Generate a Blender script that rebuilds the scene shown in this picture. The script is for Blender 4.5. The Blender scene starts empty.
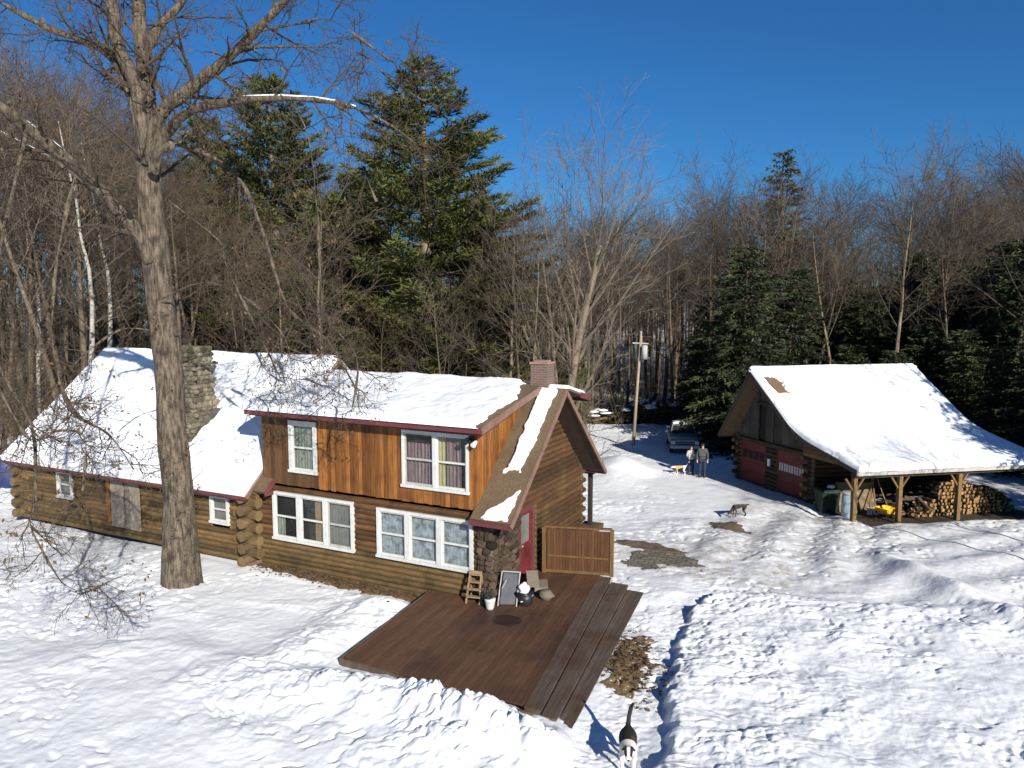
import bpy, math, random
import numpy as np
from mathutils import Vector, Matrix, noise as mnoise
R = math.radians
rnd = random.Random(7)
scn = bpy.context.scene
col = scn.collection

# ------------------------------------------------------------------ camera
FPX, CAMZ = 765.0, 8.6
PITCH = math.atan((384 - 305) / FPX)
cam_d = bpy.data.cameras.new('camera'); cam = bpy.data.objects.new('camera', cam_d); col.objects.link(cam)
cam.location = (0, 0, CAMZ); cam.rotation_euler = (math.pi / 2 - PITCH, 0, 0)
cam_d.sensor_width = 36; cam_d.lens = FPX / 1024 * 36; cam_d.clip_end = 3000; cam_d.clip_start = .1
scn.camera = cam
def at(px, py, Y):
    """world point seen at a pixel, at forward distance Y"""
    u = (px - 512) / FPX; v = (384 - py) / FPX
    d = Vector((u, math.cos(PITCH) + v * math.sin(PITCH), -math.sin(PITCH) + v * math.cos(PITCH)))
    return Vector((0, 0, CAMZ)) + d * (Y / d.y)

# ------------------------------------------------------------------ light
SUN_EL, SUN_AZ = R(25), R(156)
w = bpy.data.worlds.new('World'); scn.world = w; w.use_nodes = True
nt = w.node_tree
bg = nt.nodes['Background']
sky = nt.nodes.new('ShaderNodeTexSky'); sky.sky_type = 'NISHITA'; sky.sun_disc = False
sky.sun_elevation = SUN_EL; sky.sun_rotation = SUN_AZ
sky.altitude = 300; sky.air_density = 1.0; sky.dust_density = 0.0; sky.ozone_density = 4.0
tint = nt.nodes.new('ShaderNodeMix'); tint.data_type = 'RGBA'; tint.blend_type = 'MULTIPLY'; tint.inputs[0].default_value = 1
tint.inputs[7].default_value = (.18, .47, .72, 1)        # deep clear winter blue
nt.links.new(sky.outputs[0], tint.inputs[6]); nt.links.new(tint.outputs[2], bg.inputs[0]); bg.inputs[1].default_value = 0.085
sl = bpy.data.lights.new('sun', 'SUN'); sl.energy = 5.0; sl.angle = R(.5); sl.color = (1, .95, .86)
so = bpy.data.objects.new('sun', sl); col.objects.link(so)
sd = Vector((math.sin(SUN_AZ) * math.cos(SUN_EL), math.cos(SUN_AZ) * math.cos(SUN_EL), math.sin(SUN_EL)))
so.rotation_euler = sd.to_track_quat('Z', 'Y').to_euler(); so.location = (10, -30, 40)
vs = scn.view_settings
vs.view_transform = 'Standard'; vs.look = 'None'; vs.gamma = 1; vs.use_curve_mapping = False; vs.exposure = 0.56

# ------------------------------------------------------------------ objects and properties
def tag(o, label=None, cat=None, group=None, kind=None):
    if label: o['label'] = label
    if cat: o['category'] = cat
    if group: o['group'] = group
    if kind: o['kind'] = kind
    return o
def empty(name, loc=(0, 0, 0), rz=0, label=None, cat=None, group=None):
    o = bpy.data.objects.new(name, None); col.objects.link(o)
    o.location = loc; o.rotation_euler = (0, 0, rz); o.empty_display_size = .2
    return tag(o, label, cat, group)
def copy_tree(o, parent=None):
    c = o.copy(); col.objects.link(c); c.parent = parent
    for ch in list(o.children): copy_tree(ch, c)
    return c

class MB:
    def __init__(s): s.v = []; s.f = []; s.t = []; s.m = []; s.tone = .5; s.mi = 0
    def add(s, vs, fs):
        b = len(s.v); s.v.extend([tuple(p) for p in vs]); s.t.extend([s.tone] * len(vs))
        for f in fs: s.f.append(tuple(i + b for i in f)); s.m.append(s.mi)
    def hexa(s, p):      # 4 bottom (ccw from above), 4 top
        s.add(p, [(3, 2, 1, 0), (4, 5, 6, 7), (0, 1, 5, 4), (1, 2, 6, 5), (2, 3, 7, 6), (3, 0, 4, 7)])
    def box(s, x0, x1, y0, y1, z0, z1):
        s.hexa([(x0, y0, z0), (x1, y0, z0), (x1, y1, z0), (x0, y1, z0), (x0, y0, z1), (x1, y0, z1), (x1, y1, z1), (x0, y1, z1)])
    def cbox(s, c, sz, rot=None):
        hx, hy, hz = sz[0] / 2, sz[1] / 2, sz[2] / 2
        p = [Vector(q) for q in ((-hx, -hy, -hz), (hx, -hy, -hz), (hx, hy, -hz), (-hx, hy, -hz), (-hx, -hy, hz), (hx, -hy, hz), (hx, hy, hz), (-hx, hy, hz))]
        if rot: p = [rot @ q for q in p]
        s.hexa([q + Vector(c) for q in p])
    def bar(s, a, b, wd, ht, up=(0, 0, 1)):
        a = Vector(a); b = Vector(b); d = (b - a).normalized(); sx = d.cross(Vector(up)).normalized(); u = sx.cross(d)
        q = lambda p, i, j: p + sx * (wd / 2 * i) + u * (ht / 2 * j)
        s.hexa([q(a, -1, -1), q(a, 1, -1), q(b, 1, -1), q(b, -1, -1), q(a, -1, 1), q(a, 1, 1), q(b, 1, 1), q(b, -1, 1)])
    def prism(s, poly, off):      # poly: planar 3d points; extruded by off
        n = len(poly); off = Vector(off)
        vs = [Vector(p) for p in poly] + [Vector(p) + off for p in poly]
        fs = [tuple(range(n - 1, -1, -1)), tuple(range(n, 2 * n))] + [(i, (i + 1) % n, n + (i + 1) % n, n + i) for i in range(n)]
        s.add(vs, fs)
    def tube(s, pts, rad, n=6, cap=True, capm=None):
        k = len(pts); vs = []; ref = None
        for i in range(k):
            a = pts[max(i - 1, 0)]; b = pts[min(i + 1, k - 1)]
            d = (Vector(b) - Vector(a))
            if d.length < 1e-9: d = Vector((0, 0, 1))
            d.normalize()
            if ref is None:
                ref = Vector((1, 0, 0)) if abs(d.x) < .8 else Vector((0, 1, 0))
            e = (ref - d * ref.dot(d))
            if e.length < 1e-6: e = d.orthogonal()
            e.normalize(); ref = e; g = d.cross(e)
            r = rad[i] if hasattr(rad, '__len__') else rad
            p = Vector(pts[i])
            for j in range(n):
                t = 2 * math.pi * j / n
                vs.append(p + e * (r * math.cos(t)) + g * (r * math.sin(t)))
        fs = []
        for i in range(k - 1):
            for j in range(n):
                fs.append((i * n + j, i * n + (j + 1) % n, (i + 1) * n + (j + 1) % n, (i + 1) * n + j))
        s.add(vs, fs)
        if cap:
            b = len(s.v) - len(vs); mi = s.mi
            if capm is not None: mi = capm
            s.f.append(tuple(b + j for j in range(n - 1, -1, -1))); s.m.append(mi)
            s.f.append(tuple(b + (k - 1) * n + j for j in range(n))); s.m.append(mi)
    def blob(s, c, r, seg=10, ring=7, amp=.0, seed=0):
        vs = []; fs = []
        for i in range(ring + 1):
            th = math.pi * i / ring
            for j in range(seg):
                ph = 2 * math.pi * j / seg
                d = Vector((math.sin(th) * math.cos(ph), math.sin(th) * math.sin(ph), math.cos(th)))
                k = 1 + amp * mnoise.noise(d * 1.7 + Vector((seed, seed * .7, 0)))
                vs.append((c[0] + d.x * r[0] * k, c[1] + d.y * r[1] * k, c[2] + d.z * r[2] * k))
        for i in range(ring):
            for j in range(seg):
                fs.append((i * seg + j, (i + 1) * seg + j, (i + 1) * seg + (j + 1) % seg, i * seg + (j + 1) % seg))
        s.add(vs, fs)
    def mesh(s, name, mats, smooth=False, xf=None):
        me = bpy.data.meshes.new(name)
        v = [tuple(xf(p)) for p in s.v] if xf else s.v
        me.from_pydata(v, [], s.f)
        at_ = me.attributes.new('tone', 'FLOAT', 'POINT'); at_.data.foreach_set('value', np.array(s.t, dtype=np.float32))
        if not isinstance(mats, (list, tuple)): mats = [mats]
        for m in mats: me.materials.append(m)
        if len(mats) > 1: me.polygons.foreach_set('material_index', np.array(s.m, dtype=np.int32))
        if smooth: me.polygons.foreach_set('use_smooth', np.ones(len(s.f), dtype=bool))
        me.update(); return me
    def build(s, name, mats, parent=None, smooth=False, xf=None, bevel=0):
        o = bpy.data.objects.new(name, s.mesh(name, mats, smooth, xf)); col.objects.link(o)
        if parent: o.parent = parent
        if bevel:
            b = o.modifiers.new('bevel', 'BEVEL'); b.width = bevel; b.segments = 2; b.limit_method = 'ANGLE'
        return o

def lerp(a, b, t): return a + (b - a) * t
def smooth(a, b, x):
    t = np.clip((x - a) / (b - a), 0, 1); return t * t * (3 - 2 * t)

# ------------------------------------------------------------------ materials
def new_mat(name):
    m = bpy.data.materials.new(name); m.use_nodes = True; n = m.node_tree
    return m, n, n.nodes, n.links, n.nodes['Principled BSDF']
def rgba(c): return (c[0], c[1], c[2], 1)
def noise_node(N, L, vec, scale, detail=5, rough=.6, dist=0):
    t = N.new('ShaderNodeTexNoise'); t.inputs['Scale'].default_value = scale; t.inputs['Detail'].default_value = detail
    t.inputs['Roughness'].default_value = rough; t.inputs['Distortion'].default_value = dist
    L.new(vec, t.inputs['Vector']); return t.outputs['Fac']
def ramp(N, L, fac, stops):
    r = N.new('ShaderNodeValToRGB'); L.new(fac, r.inputs[0]); e = r.color_ramp.elements
    while len(e) < len(stops): e.new(.5)
    for i, (p, c) in enumerate(stops): e[i].position = p; e[i].color = rgba(c) if hasattr(c, '__len__') else (c, c, c, 1)
    return r.outputs[0]
def mixc(N, L, fac, a, b, mode='MIX'):
    m = N.new('ShaderNodeMix'); m.data_type = 'RGBA'; m.blend_type = mode
    for k, v in ((0, fac), (6, a), (7, b)):
        if hasattr(v, 'links') or hasattr(v, 'is_linked'): L.new(v, m.inputs[k])
        elif k == 0: m.inputs[0].default_value = v
        else: m.inputs[k].default_value = rgba(v)
    return m.outputs[2]
def mathn(N, L, op, a, b=0.0, clamp=False):
    m = N.new('ShaderNodeMath'); m.operation = op; m.use_clamp = clamp
    for i, v in ((0, a), (1, b)):
        if isinstance(v, (int, float)): m.inputs[i].default_value = v
        else: L.new(v, m.inputs[i])
    return m.outputs[0]
def obj_vec(N, L, sc=(1, 1, 1), which='Object', rot=(0, 0, 0)):
    tc = N.new('ShaderNodeTexCoord'); mp = N.new('ShaderNodeMapping'); mp.inputs['Scale'].default_value = sc; mp.inputs['Rotation'].default_value = rot
    L.new(tc.outputs[which], mp.inputs[0]); return mp.outputs[0]
def mat(name, c1, c2, scale=4, stretch=(1, 1, 1), rough=.8, bump=.3, bscale=None, tone=0.0, blotch=None, spec=.3, contrast=(.3, .7), tonecol=None, rnd_obj=0.0, bdist=.02, rot=(0, 0, 0)):
    m, n, N, L, P = new_mat(name)
    v = obj_vec(N, L, stretch, rot=rot)
    f = noise_node(N, L, v, scale, 6, .65)
    c = ramp(N, L, f, [(contrast[0], c1), (contrast[1], c2)])
    if blotch:
        f2 = noise_node(N, L, obj_vec(N, L), blotch[1], 4, .6)
        r = ramp(N, L, f2, [(blotch[2], (0, 0, 0)), (blotch[3], (1, 1, 1))])
        c = mixc(N, L, r, c, blotch[0])
    if tone or tonecol:
        a = N.new('ShaderNodeAttribute'); a.attribute_name = 'tone'
        if tonecol: c = mixc(N, L, mathn(N, L, 'MULTIPLY', a.outputs['Fac'], 1.0, True), c, tonecol)
        else:
            k = mathn(N, L, 'ADD', mathn(N, L, 'MULTIPLY', mathn(N, L, 'SUBTRACT', a.outputs['Fac'], .5), 2 * tone), 1.0)
            hv = N.new('ShaderNodeHueSaturation'); L.new(k, hv.inputs['Value']); L.new(c, hv.inputs['Color']); c = hv.outputs[0]
    if rnd_obj:
        oi = N.new('ShaderNodeObjectInfo')
        k = mathn(N, L, 'ADD', mathn(N, L, 'MULTIPLY', mathn(N, L, 'SUBTRACT', oi.outputs['Random'], .5), 2 * rnd_obj), 1.0)
        hv = N.new('ShaderNodeHueSaturation'); L.new(k, hv.inputs['Value']); L.new(c, hv.inputs['Color']); c = hv.outputs[0]
    L.new(c, P.inputs['Base Color']); P.inputs['Roughness'].default_value = rough
    P.inputs['Specular IOR Level'].default_value = spec
    if bump:
        fb = noise_node(N, L, v, bscale or scale * 3, 5, .7)
        b = N.new('ShaderNodeBump'); b.inputs['Strength'].default_value = bump; b.inputs['Distance'].default_value = bdist
        L.new(fb, b.inputs['Height']); L.new(b.outputs[0], P.inputs['Normal'])
    return m

def snow_mat(name, dirt=False):
    m, n, N, L, P = new_mat(name)
    v = obj_vec(N, L)
    f = noise_node(N, L, v, .9, 5, .6)
    c = ramp(N, L, f, [(.3, (.70, .72, .745)), (.7, (.81, .82, .83))]) if dirt else ramp(N, L, f, [(.3, (.78, .80, .84)), (.7, (.86, .87, .89))])
    if dirt:
        a = N.new('ShaderNodeAttribute'); a.attribute_name = 'dirt'
        g = noise_node(N, L, v, 2.2, 8, .75)
        dm = mathn(N, L, 'MULTIPLY', a.outputs['Fac'], mathn(N, L, 'MULTIPLY', mathn(N, L, 'SUBTRACT', g, .39), 4.0, True), True)
        dc = ramp(N, L, noise_node(N, L, v, 6, 6, .7), [(.3, (.24, .20, .15)), (.7, (.55, .51, .45))])
        c = mixc(N, L, dm, c, dc)
    L.new(c, P.inputs['Base Color']); P.inputs['Roughness'].default_value = .55; P.inputs['Specular IOR Level'].default_value = .25
    b1 = noise_node(N, L, v, 7, 6, .65); b2 = noise_node(N, L, v, 40, 3, .6)
    h = mathn(N, L, 'ADD', b1, mathn(N, L, 'MULTIPLY', b2, .25))
    b = N.new('ShaderNodeBump'); b.inputs['Strength'].default_value = .40; b.inputs['Distance'].default_value = .045 if dirt else .025
    L.new(h, b.inputs['Height']); L.new(b.outputs[0], P.inputs['Normal'])
    return m
M_snowg = snow_mat('snow ground', True); M_snow = snow_mat('snow')
M_log = mat('log stain', (0.0655, 0.0310, 0.0113), (0.1311, 0.0675, 0.0260), 3, (1, 1, 6), bump=.5, bscale=9, tone=.38, blotch=((.032, .018, .010), 1.1, .5, .68))
M_logw = mat('weathered log', (0.0707, 0.0440, 0.0168), (0.1425, 0.0900, 0.0378), 3, (1, 1, 6), bump=.5, bscale=9, tone=.3, blotch=((.055, .04, .018), 1.3, .5, .7))
M_logend = mat('log end', (.11, .072, .032), (.18, .125, .06), 5, bump=.4, tone=.3, blotch=((.12, .08, .04), 2.5, .45, .65))
M_corner = mat('corner log', (.085, .054, .022), (.15, .102, .048), 3, bump=.5, tone=.3, blotch=((.07, .046, .022), 1.6, .5, .7))
M_loggab = mat('dark log', (0.0479, 0.0231, 0.0092), (0.0958, 0.0483, 0.0183), 3, (1, 1, 6), bump=.5, bscale=9, tone=.4, blotch=((.12, .075, .03), .9, .55, .75))
M_board = mat('orange boards', (.125, .044, .010), (.27, .108, .026), 2.2, (7, 7, .8), bump=.3, bscale=4, tone=.42, blotch=((.09, .030, .009), 1.6, .52, .8), rough=.6)
M_fascia = mat('red fascia', (0.0900, 0.0240, 0.0270), (0.1425, 0.0450, 0.0450), 3, (.6, .6, 3), bump=.15, rough=.6)
M_rake = mat('worn rake board', (0.1430, 0.0770, 0.0550), (0.2200, 0.1375, 0.1045), 3, (1, 1, 1), bump=.2, rough=.7)
M_shingle = mat('asphalt shingle', (0.0938, 0.0638, 0.0360), (0.1575, 0.1125, 0.0660), 14, bump=.5, bscale=30, blotch=((.10, .065, .04), 1.2, .5, .7))
M_stone = mat('field stone', (.028, .018, .012), (.075, .052, .035), 1.3, bump=.6, bscale=12, tone=.75, rough=.9)
M_chim = mat('chimney stone', (.085, .070, .048), (.215, .185, .135), 1.6, bump=.7, bscale=10, tone=.5, rough=.95, blotch=((.075, .072, .042), 1.1, .5, .68))
M_mortar = mat('mortar', (.10, .09, .07), (.19, .17, .14), 6, bump=.4)
M_white = mat('white trim', (.46, .46, .44), (.60, .60, .58), 5, bump=.08, rough=.55, blotch=((.42, .40, .36), 2.5, .6, .75))
M_grayframe = mat('grey trim', (.30, .30, .28), (.42, .42, .39), 5, bump=.08, rough=.6)
M_reddoor = mat('red paint', (.11, .014, .016), (.18, .026, .026), 2.5, (3, 3, 1), bump=.15, rough=.55, blotch=((.04, .01, .01), 1.5, .5, .75))
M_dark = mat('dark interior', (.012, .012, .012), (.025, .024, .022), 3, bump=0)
M_curtrefl = mat('pale curtain with reflections', (.13, .16, .17), (.34, .38, .40), 5, (1, 1, 1), bump=.2, rough=.9, blotch=((.10, .125, .13), 4.5, .48, .62))  # curtain blotched pale blue-grey to imitate reflections and ice on the glass
M_curtpink = mat('pink grey curtain', (.07, .05, .052), (.22, .155, .16), 6, (4, 4, .2), bump=.2, rough=.9)
M_curtyel = mat('yellow curtain', (.22, .20, .10), (.36, .33, .18), 6, (4, 4, .2), bump=.2, rough=.9)
M_curtgreen = mat('lace curtain', (.11, .125, .10), (.23, .25, .21), 7, (4, 4, .8), bump=.2, rough=.9)
M_screen = mat('window screen', (.10, .10, .088), (.17, .17, .15), 2, bump=0, rough=.9)
M_panelgrey = mat('grey weathered panel', (0.1540, 0.1260, 0.0980), (0.2380, 0.2030, 0.1610), 3, (5, 5, .5), bump=.3, tone=.2)
M_deck = mat('deck stain', (.076, .038, .022), (.118, .061, .035), 2.5, (5, .5, 1), bump=.2, bscale=6, tone=.16, rough=.6, blotch=((.045, .026, .018), .45, .50, .70))
M_deckgray = mat('worn deck step', (.075, .052, .038), (.125, .096, .076), 2.2, (5, .5, 1), bump=.25, bscale=6, tone=.16, rough=.6, blotch=((.075, .042, .026), .8, .50, .66))
M_fence = mat('stained screen boards', (.062, .025, .009), (.10, .045, .018), 2, (6, 6, .8), bump=.2, tone=.25, rough=.7)
M_fencefr = mat('screen frame', (.10, .052, .018), (.15, .085, .033), 2, (4, 4, .8), bump=.2, rough=.7)
M_greyboard = mat('grey barn board', (.048, .040, .032), (.095, .083, .068), 2, (7, 7, .7), bump=.4, bscale=4, tone=.35, blotch=((.04, .034, .028), 1.4, .5, .7))
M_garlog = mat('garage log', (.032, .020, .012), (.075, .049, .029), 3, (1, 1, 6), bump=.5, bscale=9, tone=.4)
M_rustbrown = mat('rusty shingles', (0.0980, 0.0595, 0.0336), (0.1820, 0.1155, 0.0700), 9, bump=.5)
M_post = mat('new timber post', (.135, .078, .030), (.20, .128, .054), 2, (6, 6, .6), bump=.2)
M_greyfascia = mat('grey fascia', (.30, .29, .27), (.44, .43, .40), 3, (.5, .5, 4), bump=.2)
M_bark = mat('oak bark', (.036, .027, .019), (.20, .158, .115), 4.2, (2.6, 2.6, .55), bump=1.0, bscale=8, bdist=.08, contrast=(.36, .62), rough=.95, blotch=((.045, .036, .028), 2.2, .55, .72))
M_barkg = mat('grey bark', (.085, .066, .046), (.215, .17, .122), 3, (1.5, 1.5, .4), bump=.5, rnd_obj=.3, rough=.95)
M_barkb = mat('brown bark', (.065, .047, .031), (.17, .128, .088), 3, (1.5, 1.5, .4), bump=.5, rnd_obj=.3, rough=.95)
M_twig = mat('grey brown twigs', (.046, .036, .026), (.118, .093, .068), 2, bump=0, rnd_obj=.25, rough=.95)
M_twigr = mat('reddish twigs', (.044, .031, .021), (.108, .078, .052), 2, bump=0, rnd_obj=.25, rough=.95)
M_oaktwig = mat('oak twigs', (.036, .026, .018), (.085, .063, .043), 2, bump=0, rough=.95)
M_maplebark = mat('maple bark', (.12, .095, .068), (.24, .195, .142), 3, (1.5, 1.5, .4), bump=.4, rough=.95)
M_birch = mat('birch bark', (.25, .235, .205), (.42, .40, .36), 4, (.6, .6, 5), bump=.2, blotch=((.06, .055, .05), 2.6, .56, .62))
M_needle = mat('pine needles', (.040, .050, .012), (.115, .120, .030), .8, bump=0, rnd_obj=.2, tone=.5, rough=.7)
M_needled = mat('hemlock needles', (.018, .026, .010), (.045, .058, .020), .8, bump=0, rnd_obj=.25, tone=.5, rough=.7)
M_needleb = mat('thin pine needles', (.038, .047, .024), (.075, .085, .045), .8, bump=0, tone=.4, rough=.7)
M_leaf = mat('dry oak leaf', (.06, .036, .018), (.135, .085, .042), 3, bump=0, tone=.4, rough=.8)
M_brush = mat('brush stems', (0.0523, 0.0364, 0.0210), (0.1045, 0.0756, 0.0440), 1.2, bump=0, tone=.45, rough=.95)
M_litter = mat('leaf litter', (.085, .055, .026), (.22, .15, .078), 9, bump=.4, bscale=22, bdist=.05, rough=.95, blotch=((.17, .115, .055), 4, .55, .7))
M_dirt = mat('bare dirt', (.075, .056, .038), (.17, .13, .09), 4, bump=.7, bscale=14, bdist=.04, rough=.95)
M_chrome = mat('metal trim', (.45, .46, .47), (.6, .6, .6), 3, bump=0, rough=.3, spec=.6)
M_rubber = mat('rubber', (.015, .015, .015), (.03, .03, .03), 5, bump=.1, rough=.8)
M_silver = mat('silver grey car paint', (.17, .18, .19), (.22, .23, .24), 1.5, bump=0, rough=.3, spec=.5, blotch=((.28, .285, .29), 1.3, .55, .8))
M_yellow = mat('yellow plastic', (.70, .36, .015), (.82, .45, .025), 3, bump=.1, rough=.5)
M_green = mat('green plastic', (0.0100, 0.0225, 0.0160), (0.0175, 0.0350, 0.0250), 3, bump=.1, rough=.5)
M_blue = mat('pale blue plastic', (.34, .42, .48), (.46, .54, .60), 3, bump=.1, rough=.5, blotch=((.25, .31, .36), 2.2, .55, .7))
M_tan = mat('tan panel wood', (.15, .105, .055), (.25, .18, .10), 2.5, (1, 1, 3), bump=.2)
M_pole = mat('pole wood', (.24, .18, .12), (.36, .28, .19), 3, (2, 2, .4), bump=.3)
M_tarp = mat('navy tarp', (.012, .022, .09), (.03, .05, .16), 2, bump=.6, rough=.45)
M_fur_b = mat('black fur', (.010, .009, .009), (.028, .024, .022), 9, bump=.5, rough=.8)
M_fur_w = mat('white fur', (.60, .57, .50), (.76, .73, .66), 9, bump=.5, rough=.85)
M_fur_br = mat('brown fur', (.055, .024, .012), (.12, .05, .024), 9, bump=.5, rough=.8)
M_fur_t = mat('tan fur', (.40, .22, .09), (.56, .34, .17), 9, bump=.5, rough=.85)
M_fur_d = mat('dark brindle fur', (.018, .014, .012), (.050, .038, .030), 8, bump=.5, rough=.8)
M_skin = mat('skin', (.50, .30, .22), (.58, .36, .27), 4, bump=0, rough=.6)
M_coat = mat('dark coat', (.045, .047, .050), (.075, .076, .078), 4, bump=.3, rough=.85)
M_grayj = mat('pale grey jacket', (.38, .38, .37), (.50, .50, .49), 4, bump=.3, rough=.85)
M_navy = mat('dark trousers', (.016, .020, .035), (.030, .036, .058), 4, bump=.3, rough=.85)
M_hair = mat('brown hair', (.03, .018, .010), (.06, .035, .02), 9, (1, 1, .3), bump=.3, rough=.6)
M_cloth = mat('grey cover', (.045, .048, .060), (.085, .09, .105), 2, bump=.6, rough=.6)
M_black = mat('black plastic', (.012, .012, .014), (.022, .022, .025), 4, bump=.1, rough=.4)
M_bag = mat('white bag', (.72, .72, .70), (.82, .82, .80), 4, bump=.5, rough=.6)
M_ceram = mat('pale pot', (.42, .43, .40), (.55, .56, .52), 4, bump=.1, rough=.5)
M_plant = mat('dull green leaves', (.035, .055, .03), (.08, .10, .06), 5, bump=0, tone=.4)
M_ladder = mat('raw ladder wood', (.20, .13, .07), (.32, .22, .13), 3, (5, 5, .7), bump=.2)
M_cut = mat('cut firewood', (.21, .115, .042), (.40, .235, .10), 7, bump=.3, rnd_obj=.3, tone=.3)
M_fwbark = mat('firewood bark', (.04, .028, .02), (.10, .072, .05), 5, bump=.6, rnd_obj=.35)
M_lamp = mat('lamp white', (.7, .7, .68), (.8, .8, .78), 3, bump=0, rough=.4)

def glass_mat():
    m, n, N, L, P = new_mat('window glass')
    N.remove(P); out = N['Material Output']
    tr = N.new('ShaderNodeBsdfTransparent'); tr.inputs[0].default_value = (.93, .95, .95, 1)
    gl = N.new('ShaderNodeBsdfGlossy'); gl.inputs['Roughness'].default_value = .02
    v = obj_vec(N, L); b = N.new('ShaderNodeBump'); b.inputs['Strength'].default_value = .12; b.inputs['Distance'].default_value = .03
    L.new(noise_node(N, L, v, 1.8, 2, .5), b.inputs['Height']); L.new(b.outputs[0], gl.inputs['Normal'])
    lw = N.new('ShaderNodeLayerWeight'); lw.inputs['Blend'].default_value = .5
    fac = mathn(N, L, 'ADD', mathn(N, L, 'MULTIPLY', mathn(N, L, 'POWER', lw.outputs['Facing'], 4.0), .7), .06, True)
    mx = N.new('ShaderNodeMixShader'); L.new(fac, mx.inputs[0]); L.new(tr.outputs[0], mx.inputs[1]); L.new(gl.outputs[0], mx.inputs[2])
    L.new(mx.outputs[0], out.inputs[0]); return m
M_glass = glass_mat()
def brick_mat(name, c1, c2, mortar, scale, bw=.5, rh=.25, ms=.02, rot=(0, 0, 0)):
    m, n, N, L, P = new_mat(name)
    v = obj_vec(N, L, rot=rot)
    b = N.new('ShaderNodeTexBrick'); b.inputs['Scale'].default_value = scale
    b.inputs['Color1'].default_value = rgba(c1); b.inputs['Color2'].default_value = rgba(c2); b.inputs['Mortar'].default_value = rgba(mortar)
    b.inputs['Mortar Size'].default_value = ms; b.inputs['Brick Width'].default_value = bw; b.inputs['Row Height'].default_value = rh
    L.new(v, b.inputs['Vector'])
    c = mixc(N, L, mathn(N, L, 'MULTIPLY', noise_node(N, L, obj_vec(N, L), 5, 5, .7), .45), b.outputs[0], mortar)
    L.new(c, P.inputs['Base Color']); P.inputs['Roughness'].default_value = .9
    bp = N.new('ShaderNodeBump'); bp.inputs['Strength'].default_value = .5; bp.inputs['Distance'].default_value = .02; bp.invert = True
    L.new(b.outputs['Fac'], bp.inputs['Height']); L.new(bp.outputs[0], P.inputs['Normal'])
    return m
M_brick = brick_mat('chimney brick', (.15, .065, .042), (.10, .042, .03), (.17, .145, .12), 1, .22, .075, .012, rot=(R(90), 0, 0))
M_paver = brick_mat('stone pavers', (.17, .145, .11), (.24, .205, .16), (.055, .045, .034), 1, .34, .24, .02, rot=(0, 0, R(20)))

# ------------------------------------------------------------------ frames of the two buildings
HA = R(26.7)
HC = Vector((-.5705, 21.0524, 0))
HX = Vector((math.cos(HA), -math.sin(HA), 0)); HY = Vector((math.sin(HA), math.cos(HA), 0))
def HW(x, y, z=0): return HC + HX * x + HY * y + Vector((0, 0, z))
G0 = Vector((13.70, 34.77, 0))
GXv = Vector((math.sin(R(79)), math.cos(R(79)), 0)); GYv = Vector((math.sin(R(-20)), math.cos(R(-20)), 0))
def gl_(p): return GXv * p[0] + GYv * p[1] + Vector((0, 0, p[2]))       # garage plan coordinates (its plan is slightly out of square)
def GW(x, y, z=0): return G0 + gl_((x, y, z))

# ------------------------------------------------------------------ numpy noise and the terrain
_T = np.random.RandomState(3).rand(256, 256).astype(np.float64)
def vnoise(x, y, s=0):
    x = x + s * 17.3; y = y + s * 9.1
    xi = np.floor(x).astype(int); yi = np.floor(y).astype(int); fx = x - xi; fy = y - yi
    fx = fx * fx * fx * (fx * (fx * 6 - 15) + 10); fy = fy * fy * fy * (fy * (fy * 6 - 15) + 10)
    a = _T[xi & 255, yi & 255]; b = _T[(xi + 1) & 255, yi & 255]; c = _T[xi & 255, (yi + 1) & 255]; d = _T[(xi + 1) & 255, (yi + 1) & 255]
    return (a + (b - a) * fx) * (1 - fy) + (c + (d - c) * fx) * fy
def fbm(x, y, oct=4, s=0, gain=.5):
    v = 0; a = 1; t = 0
    for i in range(oct):
        cx = x * math.cos(i * .9) - y * math.sin(i * .9); cy = x * math.sin(i * .9) + y * math.cos(i * .9)
        v = v + a * vnoise(cx * 2 ** i, cy * 2 ** i, s + i); t += a; a *= gain
    return v / t
def cells(x, y, s=0):
    """distance to the nearest of jittered points (rounded lumps)"""
    xi = np.floor(x).astype(int); yi = np.floor(y).astype(int); best = np.full(x.shape, 9.0)
    for i in (-1, 0, 1):
        for j in (-1, 0, 1):
            jx = _T[(xi + i + s * 31) & 255, (yi + j) & 255]; jy = _T[(yi + j + 77) & 255, (xi + i + s * 13) & 255]
            best = np.minimum(best, (xi + i + jx - x) ** 2 + (yi + j + jy - y) ** 2)
    return np.sqrt(best)
def hloc(X, Y):
    dx = X - HC.x; dy = Y - HC.y
    return dx * HX.x + dy * HX.y, dx * HY.x + dy * HY.y
def gloc(X, Y):
    dx = X - G0.x; dy = Y - G0.y; det = GXv.x * GYv.y - GYv.x * GXv.y
    return (dx * GYv.y - dy * GYv.x) / det, (GXv.x * dy - GXv.y * dx) / det
DK_FL, DK_FR, DK_BL, DK_BR = (-1.48, -4.70), (3.62, -4.92), (-2.17, 2.70), (2.45, 3.22)
def deck_sd(x, y):      # >0 inside the deck with its steps (steps run out to the right)
    xl = -1.48 - (y + 4.7) * .092; xr = 4.40 - (y + 4.9) * .105
    return np.minimum(np.minimum(x - xl, xr - x), np.minimum(y + 4.80, np.where(x < .05, -.15 - y, 3.1 - y)))
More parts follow.
